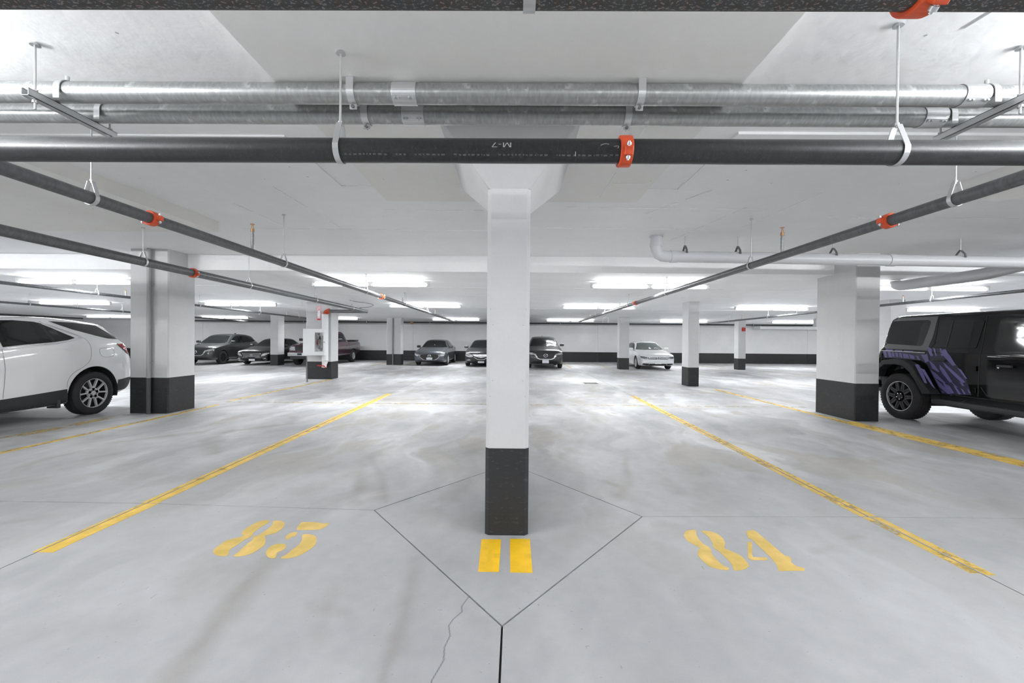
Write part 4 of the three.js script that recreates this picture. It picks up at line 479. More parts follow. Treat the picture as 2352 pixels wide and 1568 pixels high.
{ // dark sedan with a wide chrome shield, half hidden by the middle column
  const p = paint(0.028, 0.03, 0.032, 0.4), A = makeCar(sedanSpec(p), 'sedan', 'charcoal sedan with chrome shield grille, half hidden by the middle column', 'car', -1.7, -21.5, 0.94); sedanGlass(A);
  A.sym('headlamp', [[0.42, 0.52], [0.62, 0.5], [0.8, 0.56], [0.86, 0.65], [0.6, 0.69], [0.44, 0.66]], 0.01, M.lampClear); A.patch('grille_shield', [[-0.46, 0.675], [-0.36, 0.56], [0, 0.46], [0.36, 0.56], [0.46, 0.675], [0.2, 0.69], [-0.2, 0.69]], 'front', 0.012, M.chrome); A.patch('grille', [[-0.36, 0.555], [-0.2, 0.44], [0, 0.405], [0.2, 0.44], [0.36, 0.555], [0, 0.475]], 'front', 0.018, M.plasticDark); A.patch('lower_chrome', ribbon([[-0.36, 0.5], [-0.18, 0.4], [0, 0.375], [0.18, 0.4], [0.36, 0.5]], 0.02), 'front', 0.022, M.chrome);
  A.sym('fog_strip', ribbon([[0.32, 0.29], [0.56, 0.32], [0.76, 0.35]], 0.02), 0.014, M.chrome); A.sym('fog_lamp', [[0.55, 0.35], [0.7, 0.36], [0.7, 0.4], [0.56, 0.39]], 0.012, M.lampClear); A.patch('lower_intake', [[-0.6, 0.21], [-0.5, 0.27], [0.5, 0.27], [0.6, 0.21]], 'front', 0.008, M.plasticDark);
  logoOval(A, 0.63, 0.06, 0.05, M.chrome, 0.03); A.plate(0.2, 0.345, 0.165); A.mirrors(1.02, 1.6, 0.95, p); }
{ // white sedan
  const p = paint(0.78, 0.79, 0.8, 0, 0.35), A = makeCar(sedanSpec(p), 'sedan', 'white sedan parked facing out beside a far column', 'car', 6.68, -20.4, 0.93); A.handleMat = p; sedanGlass(A, M.glassPale);
  A.patch('grille', [[-0.5, 0.55], [-0.46, 0.535], [0.46, 0.535], [0.5, 0.55], [0.52, 0.63], [-0.52, 0.63]], 'front', 0.01, M.plasticDark); for (const y of [0.57, 0.6]) A.sym('grille_bar', ribbon([[0.09, y], [0.48, y]], 0.01), 0.016, M.chrome);
  A.sym('headlamp', [[0.52, 0.545], [0.7, 0.55], [0.83, 0.6], [0.865, 0.69], [0.7, 0.68], [0.54, 0.64]], 0.01, std({ color: lin(0.2, 0.21, 0.22), roughness: 0.2, metalness: 0.3 })); A.patch('lower_intake', [[-0.78, 0.27], [-0.74, 0.335], [-0.4, 0.31], [0.4, 0.31], [0.74, 0.335], [0.78, 0.27], [0.5, 0.22], [-0.5, 0.22]], 'front', 0.01, M.plasticDark); A.sym('intake_trim', ribbon([[0.42, 0.3], [0.5, 0.225]], 0.014), 0.016, M.alloy);
  const z = A.cast.front(0, 0.585) + 0.03; mesh('badge', [new THREE.TorusGeometry(0.062, 0.009, 8, 28).translate(0, 0.585, z), new THREE.TubeGeometry(new THREE.CatmullRomCurve3([V(-0.045, 0.62, z), V(-0.022, 0.545, z), V(0, 0.59, z), V(0.022, 0.545, z), V(0.045, 0.62, z)], false, 'catmullrom', 0.05), 30, 0.006, 6)], M.chrome, A.o);
  A.plate(0.3, 0.44, 0.165); A.mirrors(1.02, 1.6, 0.95, p); mesh('roof_aerial', rod(V(0, 1.42, -3.0), V(0, 1.5, -3.1), 0.008, 6), M.plasticDark, A.o);
  A.patch('steering_wheel_rim', ribbon(curve2([[0.22, 1.01], [0.26, 1.07], [0.35, 1.09], [0.44, 1.06], [0.48, 1.0]], 4), 0.022), 'front', 0.018, std({ color: lin(0.3), roughness: 0.5 })); A.patch('paper_slip', [[-0.1, 1.0], [0.02, 1.14], [0.1, 1.0]], 'front', 0.018, M.plate); }
{ // black sedan behind a column
  const p = paint(0.016, 0.018, 0.019, 0.3), A = makeCar(sedanSpec(p), 'sedan', 'black sedan with chrome bar grille behind a column, left of the maroon pickup', 'car', -12.97, -21.3, 0.93); sedanGlass(A);
  A.patch('grille', [[-0.42, 0.44], [0.42, 0.44], [0.5, 0.62], [-0.5, 0.62]], 'front', 0.01, M.plasticDark); for (const [y, w] of [[0.46, 0.44], [0.53, 0.46], [0.6, 0.49]]) A.patch('grille_bar', ribbon([[-w, y], [0, y - 0.006], [w, y]], 0.026), 'front', 0.018, M.chrome); logoOval(A, 0.53, 0.1, 0.04, M.chrome, 0.03);
  A.sym('headlamp', [[0.5, 0.46], [0.66, 0.5], [0.84, 0.6], [0.86, 0.66], [0.68, 0.64], [0.56, 0.58]], 0.01, M.lampClear); A.sym('bumper_chrome', ribbon([[0.2, 0.4], [0.48, 0.39]], 0.02), 0.014, M.chrome); A.patch('lower_intake', [[-0.55, 0.22], [-0.48, 0.34], [0.48, 0.34], [0.55, 0.22]], 'front', 0.009, M.plasticDark); A.sym('fog_ring', ribbon(curve2([[0.6, 0.38], [0.64, 0.28], [0.74, 0.26], [0.8, 0.36]], 4), 0.02), 0.014, M.chrome); A.sym('fog_lamp', [[0.64, 0.33], [0.74, 0.33], [0.74, 0.38], [0.64, 0.38]], 0.012, M.lampClear);
  A.plate(0.22, 0.37, 0.16); A.mirrors(1.02, 1.6, 0.95, p); A.patch('window_trim', ribbon([[1.62, 0.965], [2.6, 0.97], [3.7, 1.03]], 0.018), 'side', 0.01, M.chrome); }
const suvSpec = (p, mat) => ({ L: 4.55, W: 0.92, step: 0.12, top: [[0, 0.66], [0.03, 0.8], [0.1, 0.9], [0.3, 0.98], [1.15, 1.11], [1.3, 1.15], [1.98, 1.56], [2.3, 1.64], [2.8, 1.665], [3.4, 1.64], [3.9, 1.56], [4.05, 1.5], [4.35, 1.15], [4.5, 0.98], [4.55, 0.8]], belt: [[0, 0.62], [0.1, 0.8], [0.3, 0.88], [1.2, 1.03], [2.5, 1.08], [3.6, 1.15], [4.2, 1.13], [4.55, 0.76]], bot: [[0, 0.4], [0.05, 0.3], [0.18, 0.24], [4.3, 0.26], [4.55, 0.46]], wM: [[0, 0.64], [0.03, 0.75], [0.1, 0.83], [0.25, 0.885], [0.6, 0.91], [2.3, 0.92], [3.9, 0.91], [4.3, 0.86], [4.55, 0.68]], wT: [[0, 0.5], [0.1, 0.66], [0.3, 0.73], [1.25, 0.76], [2.05, 0.63], [2.5, 0.6], [3.6, 0.59], [4.0, 0.58], [4.55, 0.5]], axles: [0.88, 3.58], arch: 0.40, wheel: { ...farWheel(0.36, mat), rim: 0.235 }, paint: p });
function suvFront(A, p) {
  A.patch('windscreen', [[-0.75, 1.145], [-0.63, 1.38], [-0.56, 1.525], [-0.3, 1.565], [0.3, 1.565], [0.56, 1.525], [0.63, 1.38], [0.75, 1.145], [0.4, 1.13], [-0.4, 1.13]], 'front', 0.014, M.glass);
  A.patch('side_window', [[1.58, 1.13], [1.98, 1.42], [2.2, 1.51], [2.52, 1.54], [2.56, 1.14]], 'side', 0.006, M.glass); A.patch('side_window', [[2.6, 1.14], [2.57, 1.54], [3.1, 1.53], [3.5, 1.46], [3.5, 1.2], [3.4, 1.18]], 'side', 0.006, M.glass); A.patch('side_window', [[3.55, 1.2], [3.55, 1.46], [3.75, 1.41], [3.95, 1.26], [3.85, 1.22]], 'side', 0.006, M.glass);
  A.patch('rear_window', [[-0.6, 1.2], [-0.53, 1.46], [0.53, 1.46], [0.6, 1.2]], 'rear', 0.014, M.glass); A.patch('window_trim', ribbon([[1.7, 1.115], [2.6, 1.12], [3.5, 1.165], [3.9, 1.21], [4.02, 1.27], [3.95, 1.34]], 0.022), 'side', 0.01, M.chrome);
  A.patch('grille_wing', [[-0.68, 0.72], [-0.64, 0.78], [-0.5, 0.76], [-0.4, 0.57], [-0.28, 0.51], [0.28, 0.51], [0.4, 0.57], [0.5, 0.76], [0.64, 0.78], [0.68, 0.72], [0.56, 0.7], [0.44, 0.53], [0.3, 0.475], [-0.3, 0.475], [-0.44, 0.53], [-0.56, 0.7]], 'front', 0.016, M.chrome);
  A.patch('grille', [[-0.5, 0.78], [-0.48, 0.7], [-0.39, 0.565], [-0.28, 0.515], [0.28, 0.515], [0.39, 0.565], [0.48, 0.7], [0.5, 0.78], [0.3, 0.8], [-0.3, 0.8]], 'front', 0.01, M.plasticDark);
  A.sym('headlamp', [[0.56, 0.7], [0.72, 0.71], [0.84, 0.76], [0.87, 0.83], [0.7, 0.82], [0.55, 0.78]], 0.01, M.lampClear); A.patch('lower_intake', [[-0.45, 0.3], [-0.4, 0.39], [0.4, 0.39], [0.45, 0.3]], 'front', 0.01, M.plasticDark); A.sym('bumper_slot', [[0.5, 0.39], [0.72, 0.43], [0.76, 0.4], [0.55, 0.35]], 0.01, M.plasticDark); A.patch('chin', [[-0.72, 0.26], [-0.7, 0.29], [0.7, 0.29], [0.72, 0.26]], 'front', 0.012, M.gunmetal);
  A.patch('sill_cladding', [[1.3, 0.27], [1.3, 0.36], [3.16, 0.36], [3.16, 0.28]], 'side', 0.006, M.plasticDark); A.patch('arch_cladding', [...arcPts(0.88, 0.372, 0.40, 0.1, 3.04), ...arcPts(0.88, 0.372, 0.455, 3.04, 0.1)], 'side', 0.006, M.plasticDark); A.patch('arch_cladding', [...arcPts(3.58, 0.372, 0.40, 0.1, 3.04), ...arcPts(3.58, 0.372, 0.455, 3.04, 0.1)], 'side', 0.006, M.plasticDark); A.patch('sill_trim', ribbon([[1.35, 0.33], [3.1, 0.34]], 0.02), 'side', 0.012, M.alloy);
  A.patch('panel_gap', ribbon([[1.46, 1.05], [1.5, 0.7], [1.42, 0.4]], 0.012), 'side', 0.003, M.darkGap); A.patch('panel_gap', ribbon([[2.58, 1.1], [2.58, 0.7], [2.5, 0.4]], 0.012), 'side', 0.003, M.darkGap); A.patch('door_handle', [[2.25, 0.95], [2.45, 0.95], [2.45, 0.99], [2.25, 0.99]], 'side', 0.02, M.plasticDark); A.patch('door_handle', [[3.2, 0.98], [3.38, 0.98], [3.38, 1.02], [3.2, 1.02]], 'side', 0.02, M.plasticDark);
  wingBadge(A, 0.68, 0.085); A.mirrors(1.2, 1.6, 0.98, p); mesh('roof_fin', rbox(-0.015, 0.015, 1.64, 1.7, -3.35, -3.2, 0.012), M.plasticDark, A.o);
}
function arcPts(cx, cy, r, a0, a1, n = 18) { const o = []; for (let i = 0; i <= n; i++) { const a = mix(a0, a1, i / n); o.push([cx - r * Math.cos(a), cy + r * Math.sin(a)]); } return o; }
{ const p = paint(0.038, 0.042, 0.044, 0.45), A = makeCar(suvSpec(p), 'compact_suv', 'dark grey suv facing out, just right of the middle column', 'car', 1.42, -20.4, 0.93); suvFront(A, p); A.plate(0.295, 0.455, 0.165); }
{ const p = paint(0.045, 0.05, 0.052, 0.45), A = makeCar(suvSpec(p, M.gunmetal), 'compact_suv', 'dark grey suv parked at far left beside the black sedan', 'car', -15.62, -21.1, 0.93); suvFront(A, p); }
{ // maroon pickup
  const p = paint(0.055, 0.016, 0.032, 0.35), p2 = paint(0.14, 0.115, 0.12, 0.4);
  const sp = { L: 5.25, W: 0.99, step: 0.12, soft: 0.04, top: [[0, 0.95], [0.04, 1.06], [0.12, 1.12], [1.35, 1.22], [1.5, 1.26], [2.0, 1.78], [2.2, 1.85], [2.9, 1.86], [3.1, 1.8], [3.32, 1.33], [3.36, 1.3], [5.15, 1.3], [5.25, 1.26]], belt: [[0, 0.9], [0.12, 1.0], [1.4, 1.13], [3.3, 1.16], [3.4, 1.2], [5.25, 1.16]], bot: [[0, 0.62], [0.05, 0.52], [0.5, 0.46], [4.9, 0.5], [5.25, 0.6]], wM: [[0, 0.84], [0.04, 0.9], [0.15, 0.94], [0.5, 0.98], [4.9, 0.985], [5.25, 0.96]], wT: [[0, 0.74], [0.2, 0.8], [1.4, 0.84], [2.1, 0.68], [3.05, 0.68], [3.4, 0.9], [5.25, 0.88]], axles: [0.92, 4.1], arch: 0.45, wheel: { ...farWheel(0.39), w: 0.26, rim: 0.22 }, paint: p };
  const A = makeCar(sp, 'pickup_truck', 'maroon pickup truck behind the fire hose column', 'truck', -10.15, -21.0, 0.93);
  A.patch('windscreen', [[-0.82, 1.3], [-0.7, 1.72], [0.7, 1.72], [0.82, 1.3]], 'front', 0.014, M.glass); A.patch('side_window', [[1.85, 1.24], [2.1, 1.66], [2.3, 1.72], [2.95, 1.72], [3.1, 1.26]], 'side', 0.006, M.glass); A.patch('rear_window', [[-0.62, 1.4], [-0.6, 1.7], [0.6, 1.7], [0.62, 1.4]], 'rear', 0.014, M.glass);
  A.patch('grille', [[-0.48, 0.8], [-0.52, 1.0], [0.52, 1.0], [0.48, 0.8]], 'front', 0.012, M.plasticDark); A.sym('headlamp', [[0.54, 0.8], [0.8, 0.8], [0.84, 0.9], [0.78, 1.0], [0.58, 1.0]], 0.012, M.lampClear); logoOval(A, 0.9, 0.09, 0.035, M.chrome, 0.024);
  mesh('front_bumper', rbox(-0.93, 0.93, 0.5, 0.7, -0.12, 0.09, 0.04, 3), M.chrome, A.o); mesh('bumper_pad', [rbox(-0.4, 0.4, 0.56, 0.66, 0.06, 0.1, 0.01), rbox(-0.8, 0.8, 0.36, 0.5, -0.2, 0.05, 0.03)], M.plasticDark, A.o); mesh('licence_plate', rbox(-0.16, 0.16, 0.53, 0.67, 0.1, 0.112, 0.004), M.plate, A.o);
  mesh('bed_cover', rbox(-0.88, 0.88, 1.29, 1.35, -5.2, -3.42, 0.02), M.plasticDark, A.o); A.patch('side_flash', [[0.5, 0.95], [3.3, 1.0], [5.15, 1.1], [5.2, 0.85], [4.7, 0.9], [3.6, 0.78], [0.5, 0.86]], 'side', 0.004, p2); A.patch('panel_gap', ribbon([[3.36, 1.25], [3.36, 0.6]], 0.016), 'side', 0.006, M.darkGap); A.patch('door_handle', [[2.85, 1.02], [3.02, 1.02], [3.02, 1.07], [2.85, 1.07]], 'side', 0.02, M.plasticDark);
  mesh('rear_bumper', rbox(-0.9, 0.9, 0.56, 0.72, -5.42, -5.2, 0.03), M.plasticDark, A.o); A.mirrors(1.36, 1.75, 1.1, M.plasticDark); }
{ // white family suv at left, rear half in view
  const p = paint(0.8, 0.81, 0.82, 0, 0.3);
  const sp = { L: 4.64, W: 0.92, step: 0.07, soft: 0.05, top: [[0, 0.72], [0.03, 0.86], [0.1, 0.95], [0.3, 1.02], [1.2, 1.14], [1.35, 1.18], [2.0, 1.57], [2.35, 1.68], [2.8, 1.715], [3.2, 1.71], [3.7, 1.675], [4.0, 1.64], [4.14, 1.61], [4.2, 1.52], [4.34, 1.32], [4.5, 1.12], [4.6, 1.0], [4.64, 0.86]], belt: [[0, 0.68], [0.1, 0.86], [0.3, 0.94], [1.2, 1.07], [2.3, 1.2], [2.6, 1.235], [3.1, 1.28], [3.5, 1.34], [4.1, 1.34], [4.3, 1.25], [4.64, 0.82]], bot: [[0, 0.42], [0.06, 0.32], [0.2, 0.24], [3.0, 0.24], [4.2, 0.31], [4.4, 0.36], [4.64, 0.5]], wM: [[0, 0.66], [0.03, 0.76], [0.1, 0.84], [0.25, 0.89], [0.6, 0.915], [2.3, 0.92], [3.9, 0.915], [4.3, 0.88], [4.5, 0.82], [4.64, 0.68]], wT: [[0, 0.52], [0.1, 0.68], [0.3, 0.74], [1.3, 0.78], [2.05, 0.68], [2.5, 0.66], [3.4, 0.65], [4.05, 0.63], [4.64, 0.54]], axles: [0.945, 3.67], arch: 0.465, wheel: { r: 0.374, w: 0.225, rim: 0.262, kind: 'vee', n: 5, mat: M.alloy, seg: 64, lugs: 64, nut: M.darkSteel }, paint: p };
  const A = makeCar(sp, 'family_suv', 'white suv with tinted windows parked at left, nose out of frame', 'car', -8.37, -4.0, 1);
  const rim = std({ color: lin(0.02), roughness: 0.3 });
  A.patch('side_window', [[1.55, 1.2], [1.9, 1.45], [2.1, 1.57], [2.26, 1.6], [2.26, 1.215]], 'side', 0.004, M.glass, A.o, 0.05);
  A.patch('side_window', [[2.3, 1.215], [2.29, 1.605], [2.59, 1.62], [2.87, 1.607], [2.93, 1.59], [2.985, 1.279], [2.59, 1.247]], 'side', 0.004, M.glass, A.o, 0.05);
  A.patch('quarter_light', [[3.02, 1.283], [2.965, 1.575], [3.1, 1.51], [3.358, 1.352], [3.23, 1.314]], 'side', 0.004, M.glass, A.o, 0.05); A.patch('window_divider', [[2.984, 1.279], [3.024, 1.283], [2.97, 1.58], [2.93, 1.595]], 'side', 0.006, rim, A.o, 0.05);
  A.patch('quarter_window', [[3.1, 1.625], [3.5, 1.615], [3.93, 1.58], [4.08, 1.44], [4.19, 1.33], [3.93, 1.345], [3.754, 1.39], [3.408, 1.5]], 'side', 0.004, M.glass, A.o, 0.05);
  A.patch('window_trim', ribbon([[1.5, 1.18], [2.3, 1.196], [2.59, 1.227], [3.04, 1.262], [3.24, 1.296], [3.42, 1.345], [3.49, 1.36]], 0.018), 'side', 0.008, M.chrome, A.o, 0.05); A.patch('pillar_trim', ribbon([[3.49, 1.36], [3.25, 1.47], [2.98, 1.605]], 0.012), 'side', 0.006, M.chrome, A.o, 0.05);
  A.patch('windscreen', [[-0.78, 1.19], [-0.68, 1.4], [-0.6, 1.55], [0.6, 1.55], [0.68, 1.4], [0.78, 1.19]], 'front', 0.014, M.glass); A.patch('rear_window', [[-0.66, 1.3], [-0.58, 1.55], [0.58, 1.55], [0.66, 1.3]], 'rear', 0.014, M.glass);
  A.patch('sill_cladding', [[1.42, 0.25], [1.42, 0.44], [2.3, 0.452], [2.7, 0.472], [3.19, 0.5], [3.205, 0.4], [3.213, 0.27], [3.0, 0.255], [2.7, 0.252]], 'side', 0.006, M.plasticDark, A.o, 0.05); A.patch('bumper_cladding', [[4.13, 0.36], [4.15, 0.565], [4.37, 0.59], [4.6, 0.6], [4.6, 0.46], [4.37, 0.37]], 'side', 0.006, M.plasticDark, A.o, 0.05); A.patch('rear_cladding', [[-0.66, 0.46], [-0.64, 0.62], [0.64, 0.62], [0.66, 0.46]], 'rear', 0.008, M.plasticDark);
  for (const k of [-1, 1]) mesh('mud_flap', rbox(k * 0.81 - 0.09, k * 0.81 + 0.09, 0.2, 0.36, -3.1, -3.04, 0.01), M.plasticDark, A.o);
  const seam = std({ color: lin(0.2), roughness: 0.8 }); A.patch('panel_gap', ribbon(curve2([[2.96, 1.617], [3.28, 1.474], [3.5, 1.35], [3.58, 1.23], [3.597, 1.09], [3.57, 0.96], [3.45, 0.85], [3.286, 0.759], [3.2, 0.64], [3.19, 0.52]], 3), 0.006), 'side', 0.002, seam, A.o, 0.05); A.patch('panel_gap', ribbon([[2.28, 1.2], [2.3, 0.9], [2.28, 0.46]], 0.006), 'side', 0.002, seam, A.o, 0.05);
  A.patch('fuel_flap_gap', ribbon(curve2([[3.98, 1.175], [3.8, 1.17], [3.75, 1.13], [3.77, 1.05], [3.84, 1.008], [4.0, 1.012], [4.045, 1.06], [4.03, 1.14], [3.98, 1.175]], 3), 0.005), 'side', 0.002, seam, A.o, 0.05);
  A.patch('door_handle', curve2([[3.163, 1.158], [3.2, 1.18], [3.26, 1.19], [3.345, 1.174], [3.425, 1.16], [3.33, 1.145], [3.25, 1.138]], 3), 'side', 0.018, p, A.o, 0.03); A.patch('door_handle', curve2([[2.05, 1.1], [2.09, 1.122], [2.15, 1.132], [2.23, 1.116], [2.31, 1.1], [2.2, 1.086], [2.12, 1.08]], 3), 'side', 0.018, p, A.o, 0.03);
  A.patch('tail_lamp', [[4.115, 1.24], [4.25, 1.245], [4.4, 1.235], [4.5, 1.1], [4.44, 1.03], [4.35, 1.06], [4.24, 1.15]], 'side', 0.008, M.tail, A.o, 0.04); A.patch('lamp_border', ribbon([[4.11, 1.245], [4.24, 1.15], [4.36, 1.06]], 0.014), 'side', 0.01, M.plasticDark, A.o, 0.04); A.patch('lamp_strip', ribbon([[4.24, 1.215], [4.36, 1.2], [4.44, 1.14]], 0.014), 'side', 0.013, M.lampClear, A.o, 0.04);
  A.sym('headlamp', [[0.5, 0.82], [0.7, 0.82], [0.84, 0.88], [0.8, 0.94], [0.5, 0.92]], 0.01, M.lampClear); A.patch('grille', [[-0.45, 0.55], [-0.48, 0.86], [0.48, 0.86], [0.45, 0.55]], 'front', 0.012, M.plasticDark);
  for (const k of [-1, 1]) mesh('roof_rail', rod(V(k * 0.62, 1.7, -1.95), V(k * 0.6, 1.7, -3.75), 0.016, 8), M.plasticDark, A.o); mesh('roof_fin', extr([[0, 0], [0.16, 0], [0.15, 0.035], [0.04, 0.05]], 0.03, 0.008).rotateY(Math.PI / 2).translate(-0.015, 1.68, -3.45), M.plasticDark, A.o); A.mirrors(1.22, 1.62, 1.0, p); }
{ // black off-road car at right with violet splash graphics
  const p = new THREE.MeshPhysicalMaterial({ color: lin(0.005, 0.0053, 0.0058), roughness: 0.06, specularIntensity: 0.9 }), hard = std({ color: lin(0.13, 0.132, 0.138), roughness: 0.5 });
  const sp = { L: 4.56, W: 0.93, boxy: true, wellIn: 0.32, step: 0.09, soft: 0.02, top: [[0, 0.98], [0.05, 1.08], [0.2, 1.12], [1.2, 1.19], [1.3, 1.21], [1.56, 1.82], [1.66, 1.88], [2.2, 1.91], [4.15, 1.92], [4.32, 1.9], [4.38, 1.8], [4.52, 1.29], [4.56, 1.2]], belt: [[0, 0.9], [0.2, 1.04], [1.2, 1.12], [1.35, 1.245], [4.5, 1.265], [4.56, 1.15]], bot: [[0, 0.6], [0.2, 0.53], [4.4, 0.53], [4.56, 0.56]], wM: [[0, 0.56], [0.2, 0.6], [1.2, 0.74], [1.4, 0.79], [4.45, 0.795], [4.56, 0.77]], wT: [[0, 0.5], [0.2, 0.54], [1.2, 0.66], [1.6, 0.68], [4.3, 0.68], [4.56, 0.72]], axles: [0.93, 3.94], arch: 0.49, wheel: { r: 0.413, w: 0.255, rim: 0.275, kind: 'fork', n: 5, mat: M.gunmetal, lip: M.alloy, seg: 64, lugs: 52 }, paint: p };
  const A = makeCar(sp, 'offroad_car', 'black off-road car with violet splash stripes parked at right', 'car', 7.95, -4.1, 1), e = 0.05;
  A.patch('hardtop_side', [[4.34, 1.86], [3.43, 1.85], [3.47, 1.5], [3.535, 1.262], [4.5, 1.275], [4.42, 1.6]], 'side', 0.004, hard, A.o, e); A.patch('quarter_window', [[4.345, 1.754], [4.32, 1.79], [4.248, 1.8], [3.6, 1.795], [3.556, 1.78], [3.545, 1.74], [3.634, 1.37], [3.65, 1.345], [3.684, 1.336], [4.36, 1.37], [4.39, 1.385], [4.397, 1.41]], 'side', 0.008, M.glass, A.o, e);
  A.patch('rear_door_window', [[3.35, 1.755], [3.32, 1.775], [2.72, 1.765], [2.67, 1.74], [2.735, 1.33], [2.76, 1.315], [3.38, 1.322], [3.4, 1.34]], 'side', 0.006, M.glass, A.o, e); A.patch('window_divider', [[3.17, 1.771], [3.145, 1.771], [3.195, 1.322], [3.225, 1.322]], 'side', 0.01, M.plasticDark, A.o, e); A.patch('front_door_window', [[2.455, 1.72], [2.42, 1.765], [1.78, 1.74], [1.6, 1.32], [1.64, 1.28], [2.41, 1.28], [2.458, 1.32]], 'side', 0.006, M.glass, A.o, e);
  A.patch('windscreen', [[-0.68, 1.28], [-0.62, 1.78], [0.62, 1.78], [0.68, 1.28]], 'front', 0.01, M.glass); A.patch('rear_window', [[-0.58, 1.36], [-0.55, 1.76], [0.55, 1.76], [0.58, 1.36]], 'rear', 0.01, M.glass);
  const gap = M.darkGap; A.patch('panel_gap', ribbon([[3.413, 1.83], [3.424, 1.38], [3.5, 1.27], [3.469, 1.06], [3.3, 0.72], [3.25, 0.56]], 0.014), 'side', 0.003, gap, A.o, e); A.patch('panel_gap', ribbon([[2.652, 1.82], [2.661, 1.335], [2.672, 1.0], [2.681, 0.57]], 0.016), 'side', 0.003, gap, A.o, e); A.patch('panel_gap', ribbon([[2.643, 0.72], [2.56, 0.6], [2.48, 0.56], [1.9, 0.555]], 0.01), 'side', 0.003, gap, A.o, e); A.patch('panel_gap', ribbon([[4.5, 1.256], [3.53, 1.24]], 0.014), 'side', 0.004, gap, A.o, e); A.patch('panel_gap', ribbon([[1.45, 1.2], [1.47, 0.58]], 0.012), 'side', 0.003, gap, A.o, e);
  A.patch('belt_trim', ribbon([[4.46, 1.235], [3.56, 1.22]], 0.008), 'side', 0.006, M.alloy, A.o, e);
  for (const [s0, y] of [[3.28, 1.1], [2.3, 1.06]]) { for (const xx of [0.805, -0.835]) mesh('door_handle', rbox(xx, xx + 0.03, y - 0.018, y + 0.018, -s0 - 0.1, -s0 + 0.1, 0.008), M.plasticDark, A.o); } for (const s0 of [2.72, 1.5]) for (const y of [1.0, 0.66]) for (const xx of [0.795, -0.815]) mesh('door_hinge', rbox(xx, xx + 0.02, y - 0.04, y + 0.04, -s0 - 0.02, -s0 + 0.02, 0.006), p, A.o); A.patch('key_lock', [[2.42, 1.055], [2.39, 1.055], [2.39, 1.025], [2.42, 1.025]], 'side', 0.006, M.alloy, A.o, e);
  const violet = std({ color: lin(0.13, 0.115, 0.29), roughness: 0.4 }), deep = std({ color: lin(0.022, 0.02, 0.05), roughness: 0.4 });
  A.patch('graphic_ground', [[4.44, 1.23], [3.75, 1.21], [3.53, 1.3], [3.25, 1.3], [3.0, 1.02], [2.85, 0.8], [2.78, 0.58], [3.25, 0.54], [3.4, 0.8], [3.56, 1.08], [4.4, 1.1]], 'side', 0.0015, deep, A.o, e);
  const STRIPES = [[[4.425,1.227],[4.355,1.22],[4.334,1.104],[4.374,1.102]],[[4.326,1.221],[4.258,1.22],[4.218,1.117],[4.286,1.114]],[[4.238,1.207],[4.181,1.209],[4.161,1.128],[4.209,1.126]],[[4.162,1.209],[4.096,1.203],[4.086,1.123],[4.133,1.129]],[[4.078,1.204],[4.014,1.198],[3.994,1.111],[4.059,1.124]],[[3.995,1.195],[3.888,1.186],[3.852,1.109],[3.976,1.111]],[[3.87,1.184],[3.766,1.159],[3.748,1.098],[3.835,1.11]],[[4.376,1.267],[4.2,1.261],[4.219,1.237],[4.365,1.24]],[[4.172,1.258],[4.014,1.256],[4.014,1.233],[4.162,1.236]],[[3.978,1.25],[3.784,1.244],[3.784,1.221],[3.978,1.231]],[[3.732,1.161],[3.681,1.155],[3.647,1.087],[3.698,1.1]],[[3.632,1.18],[3.518,1.199],[3.485,1.08],[3.549,1.047],[3.582,1.106]],[[3.543,1.334],[3.455,1.291],[3.407,1.173],[3.454,1.164],[3.518,1.259]],[[3.432,1.314],[3.392,1.292],[3.337,1.176],[3.368,1.175]],[[3.27,1.273],[3.218,1.296],[3.108,1.17],[3.021,1.033],[3.078,1.023],[3.18,1.124],[3.255,1.208]],[[3.316,1.309],[3.285,1.295],[3.239,1.18],[3.269,1.178]],[[3.485,1.095],[3.39,1.026],[3.297,0.914],[3.312,0.898],[3.421,0.95]],[[3.46,0.932],[3.358,0.88],[3.191,0.735],[3.206,0.719],[3.388,0.804]],[[3.298,1.031],[3.208,0.95],[3.075,0.76],[3.118,0.742],[3.237,0.875],[3.29,0.959]],[[3.254,1.092],[3.15,1.011],[3.006,0.894],[2.868,0.774],[2.922,0.755],[3.034,0.849],[3.193,0.994]],[[3.007,0.999],[2.938,0.969],[2.842,0.831],[2.869,0.829]],[[3.388,0.804],[3.265,0.713],[3.088,0.56],[3.146,0.553],[3.295,0.651]],[[3.235,0.73],[3.118,0.685],[3.046,0.58],[3.088,0.567],[3.19,0.648]],[[3.279,0.595],[3.204,0.575],[3.088,0.532],[3.16,0.523]],[[3.061,0.705],[3.018,0.682],[2.934,0.58],[2.975,0.567]],[[2.949,0.675],[2.908,0.652],[2.86,0.589],[2.887,0.579]],[[2.84,0.674],[2.807,0.65],[2.787,0.612],[2.813,0.608]],[[3.119,0.77],[3.075,0.746],[2.976,0.672],[3.018,0.682]],[[2.963,0.771],[2.908,0.749],[2.881,0.71],[2.922,0.713]]];
  for (const q of STRIPES) A.patch('graphic_stripe', q, 'side', 0.0045, violet, A.o, 0.08);
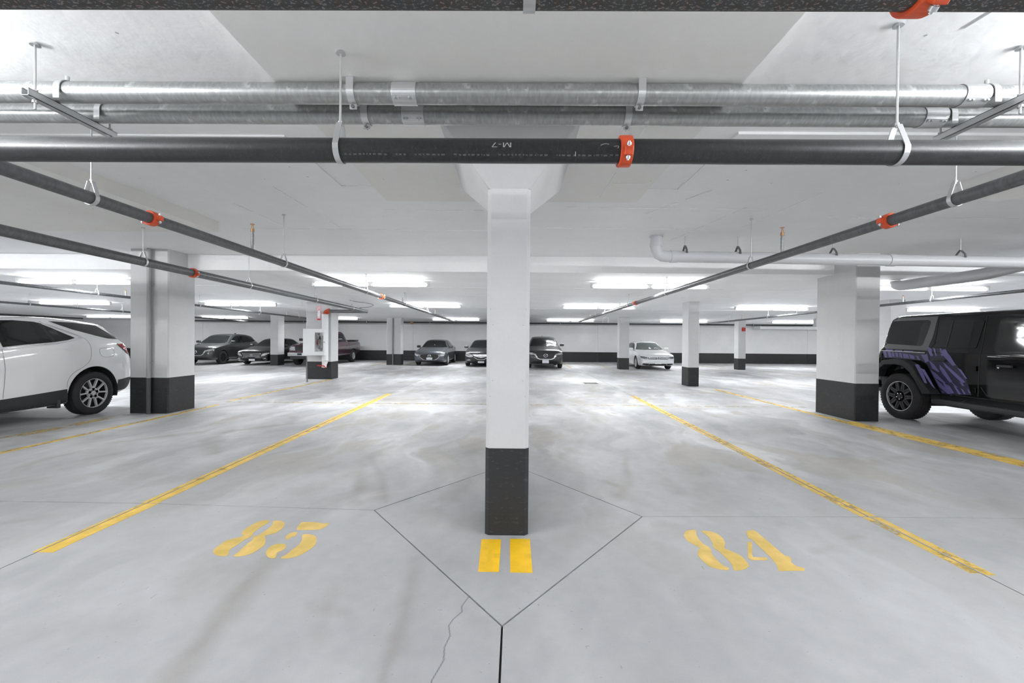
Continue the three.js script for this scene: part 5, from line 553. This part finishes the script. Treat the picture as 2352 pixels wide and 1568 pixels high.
  // wheel arch flares, real shelves standing off the body
  for (const k of [-1, 1]) { const outer = [[-0.49, 0.34], [-0.43, 0.53], [-0.32, 0.64], [-0.1, 0.675], [0.13, 0.66], [0.29, 0.58], [0.43, 0.38], [0.67, 0.12]], inner = [[-0.45, 0.32], [-0.39, 0.47], [-0.28, 0.56], [-0.06, 0.58], [0.11, 0.56], [0.25, 0.46], [0.36, 0.32], [0.5, 0.1]]; const sh = [...outer.map(([a, b]) => [-a, b]), ...inner.map(([a, b]) => [-a, b]).reverse()];
    const g = extr(sh, 0.16, 0.012).rotateY(Math.PI / 2); g.translate(k > 0 ? 0.785 : -0.945, 0.413, -3.94); const fl = mesh('fender_flare', g, M.plasticDark, A.o);
    const FL = [[[3.583,1.013],[3.517,1.017],[3.418,0.859],[3.353,0.702],[3.401,0.712],[3.482,0.839]],[[3.484,0.959],[3.403,0.935],[3.292,0.767],[3.214,0.63],[3.276,0.681],[3.37,0.804]],[[4.081,1.081],[3.95,1.071],[3.968,1.039],[4.061,1.042]],[[3.914,1.073],[3.806,1.063],[3.824,1.03],[3.895,1.034]]]; if (k < 0) for (const q of FL) { mesh('flare_graphic', extr(q.map(([a, b]) => [a, b]), 0.002).rotateY(Math.PI / 2).translate(-0.9475, 0, 0), violet, fl); }
    const g2 = extr(sh.map(([a, b]) => [a * 0.95, b]), 0.2, 0.012).rotateY(Math.PI / 2); g2.translate(k > 0 ? 0.72 : -0.92, 0.413, -0.93); mesh('fender_flare', g2, M.plasticDark, A.o);
    mesh('side_step', [rbox(k * 0.86 - 0.06, k * 0.86 + 0.06, 0.36, 0.46, -3.32, -1.45, 0.035, 3), rod(V(k * 0.7, 0.5, -2.9), V(k * 0.84, 0.43, -2.9), 0.02, 8), rod(V(k * 0.7, 0.5, -1.9), V(k * 0.84, 0.43, -1.9), 0.02, 8)], M.plasticDark, A.o); }
  mesh('chassis', [rbox(-0.6, 0.6, 0.36, 0.54, -4.5, -0.2, 0.03), rbox(-0.85, 0.85, 0.5, 0.66, -4.72, -4.54, 0.04)], M.plasticDark, A.o); mesh('front_bumper', rbox(-0.85, 0.85, 0.5, 0.68, -0.02, 0.2, 0.04), M.plasticDark, A.o); mesh('spare_wheel', new THREE.CylinderGeometry(0.4, 0.4, 0.24, 36).rotateX(Math.PI / 2).translate(0, 1.02, -4.72), M.rubber, A.o);
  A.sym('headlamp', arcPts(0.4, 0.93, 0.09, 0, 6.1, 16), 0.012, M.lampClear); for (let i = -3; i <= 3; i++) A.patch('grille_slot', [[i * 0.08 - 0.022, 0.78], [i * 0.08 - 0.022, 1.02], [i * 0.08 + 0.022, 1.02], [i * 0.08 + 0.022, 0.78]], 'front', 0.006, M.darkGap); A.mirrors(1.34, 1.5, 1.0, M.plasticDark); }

scene.traverse(o => { if (o.isMesh) { o.castShadow = o.castShadow !== false; o.receiveShadow = true; } if ('cast' in o.userData) delete o.userData.cast; });
renderer.render(scene, camera);
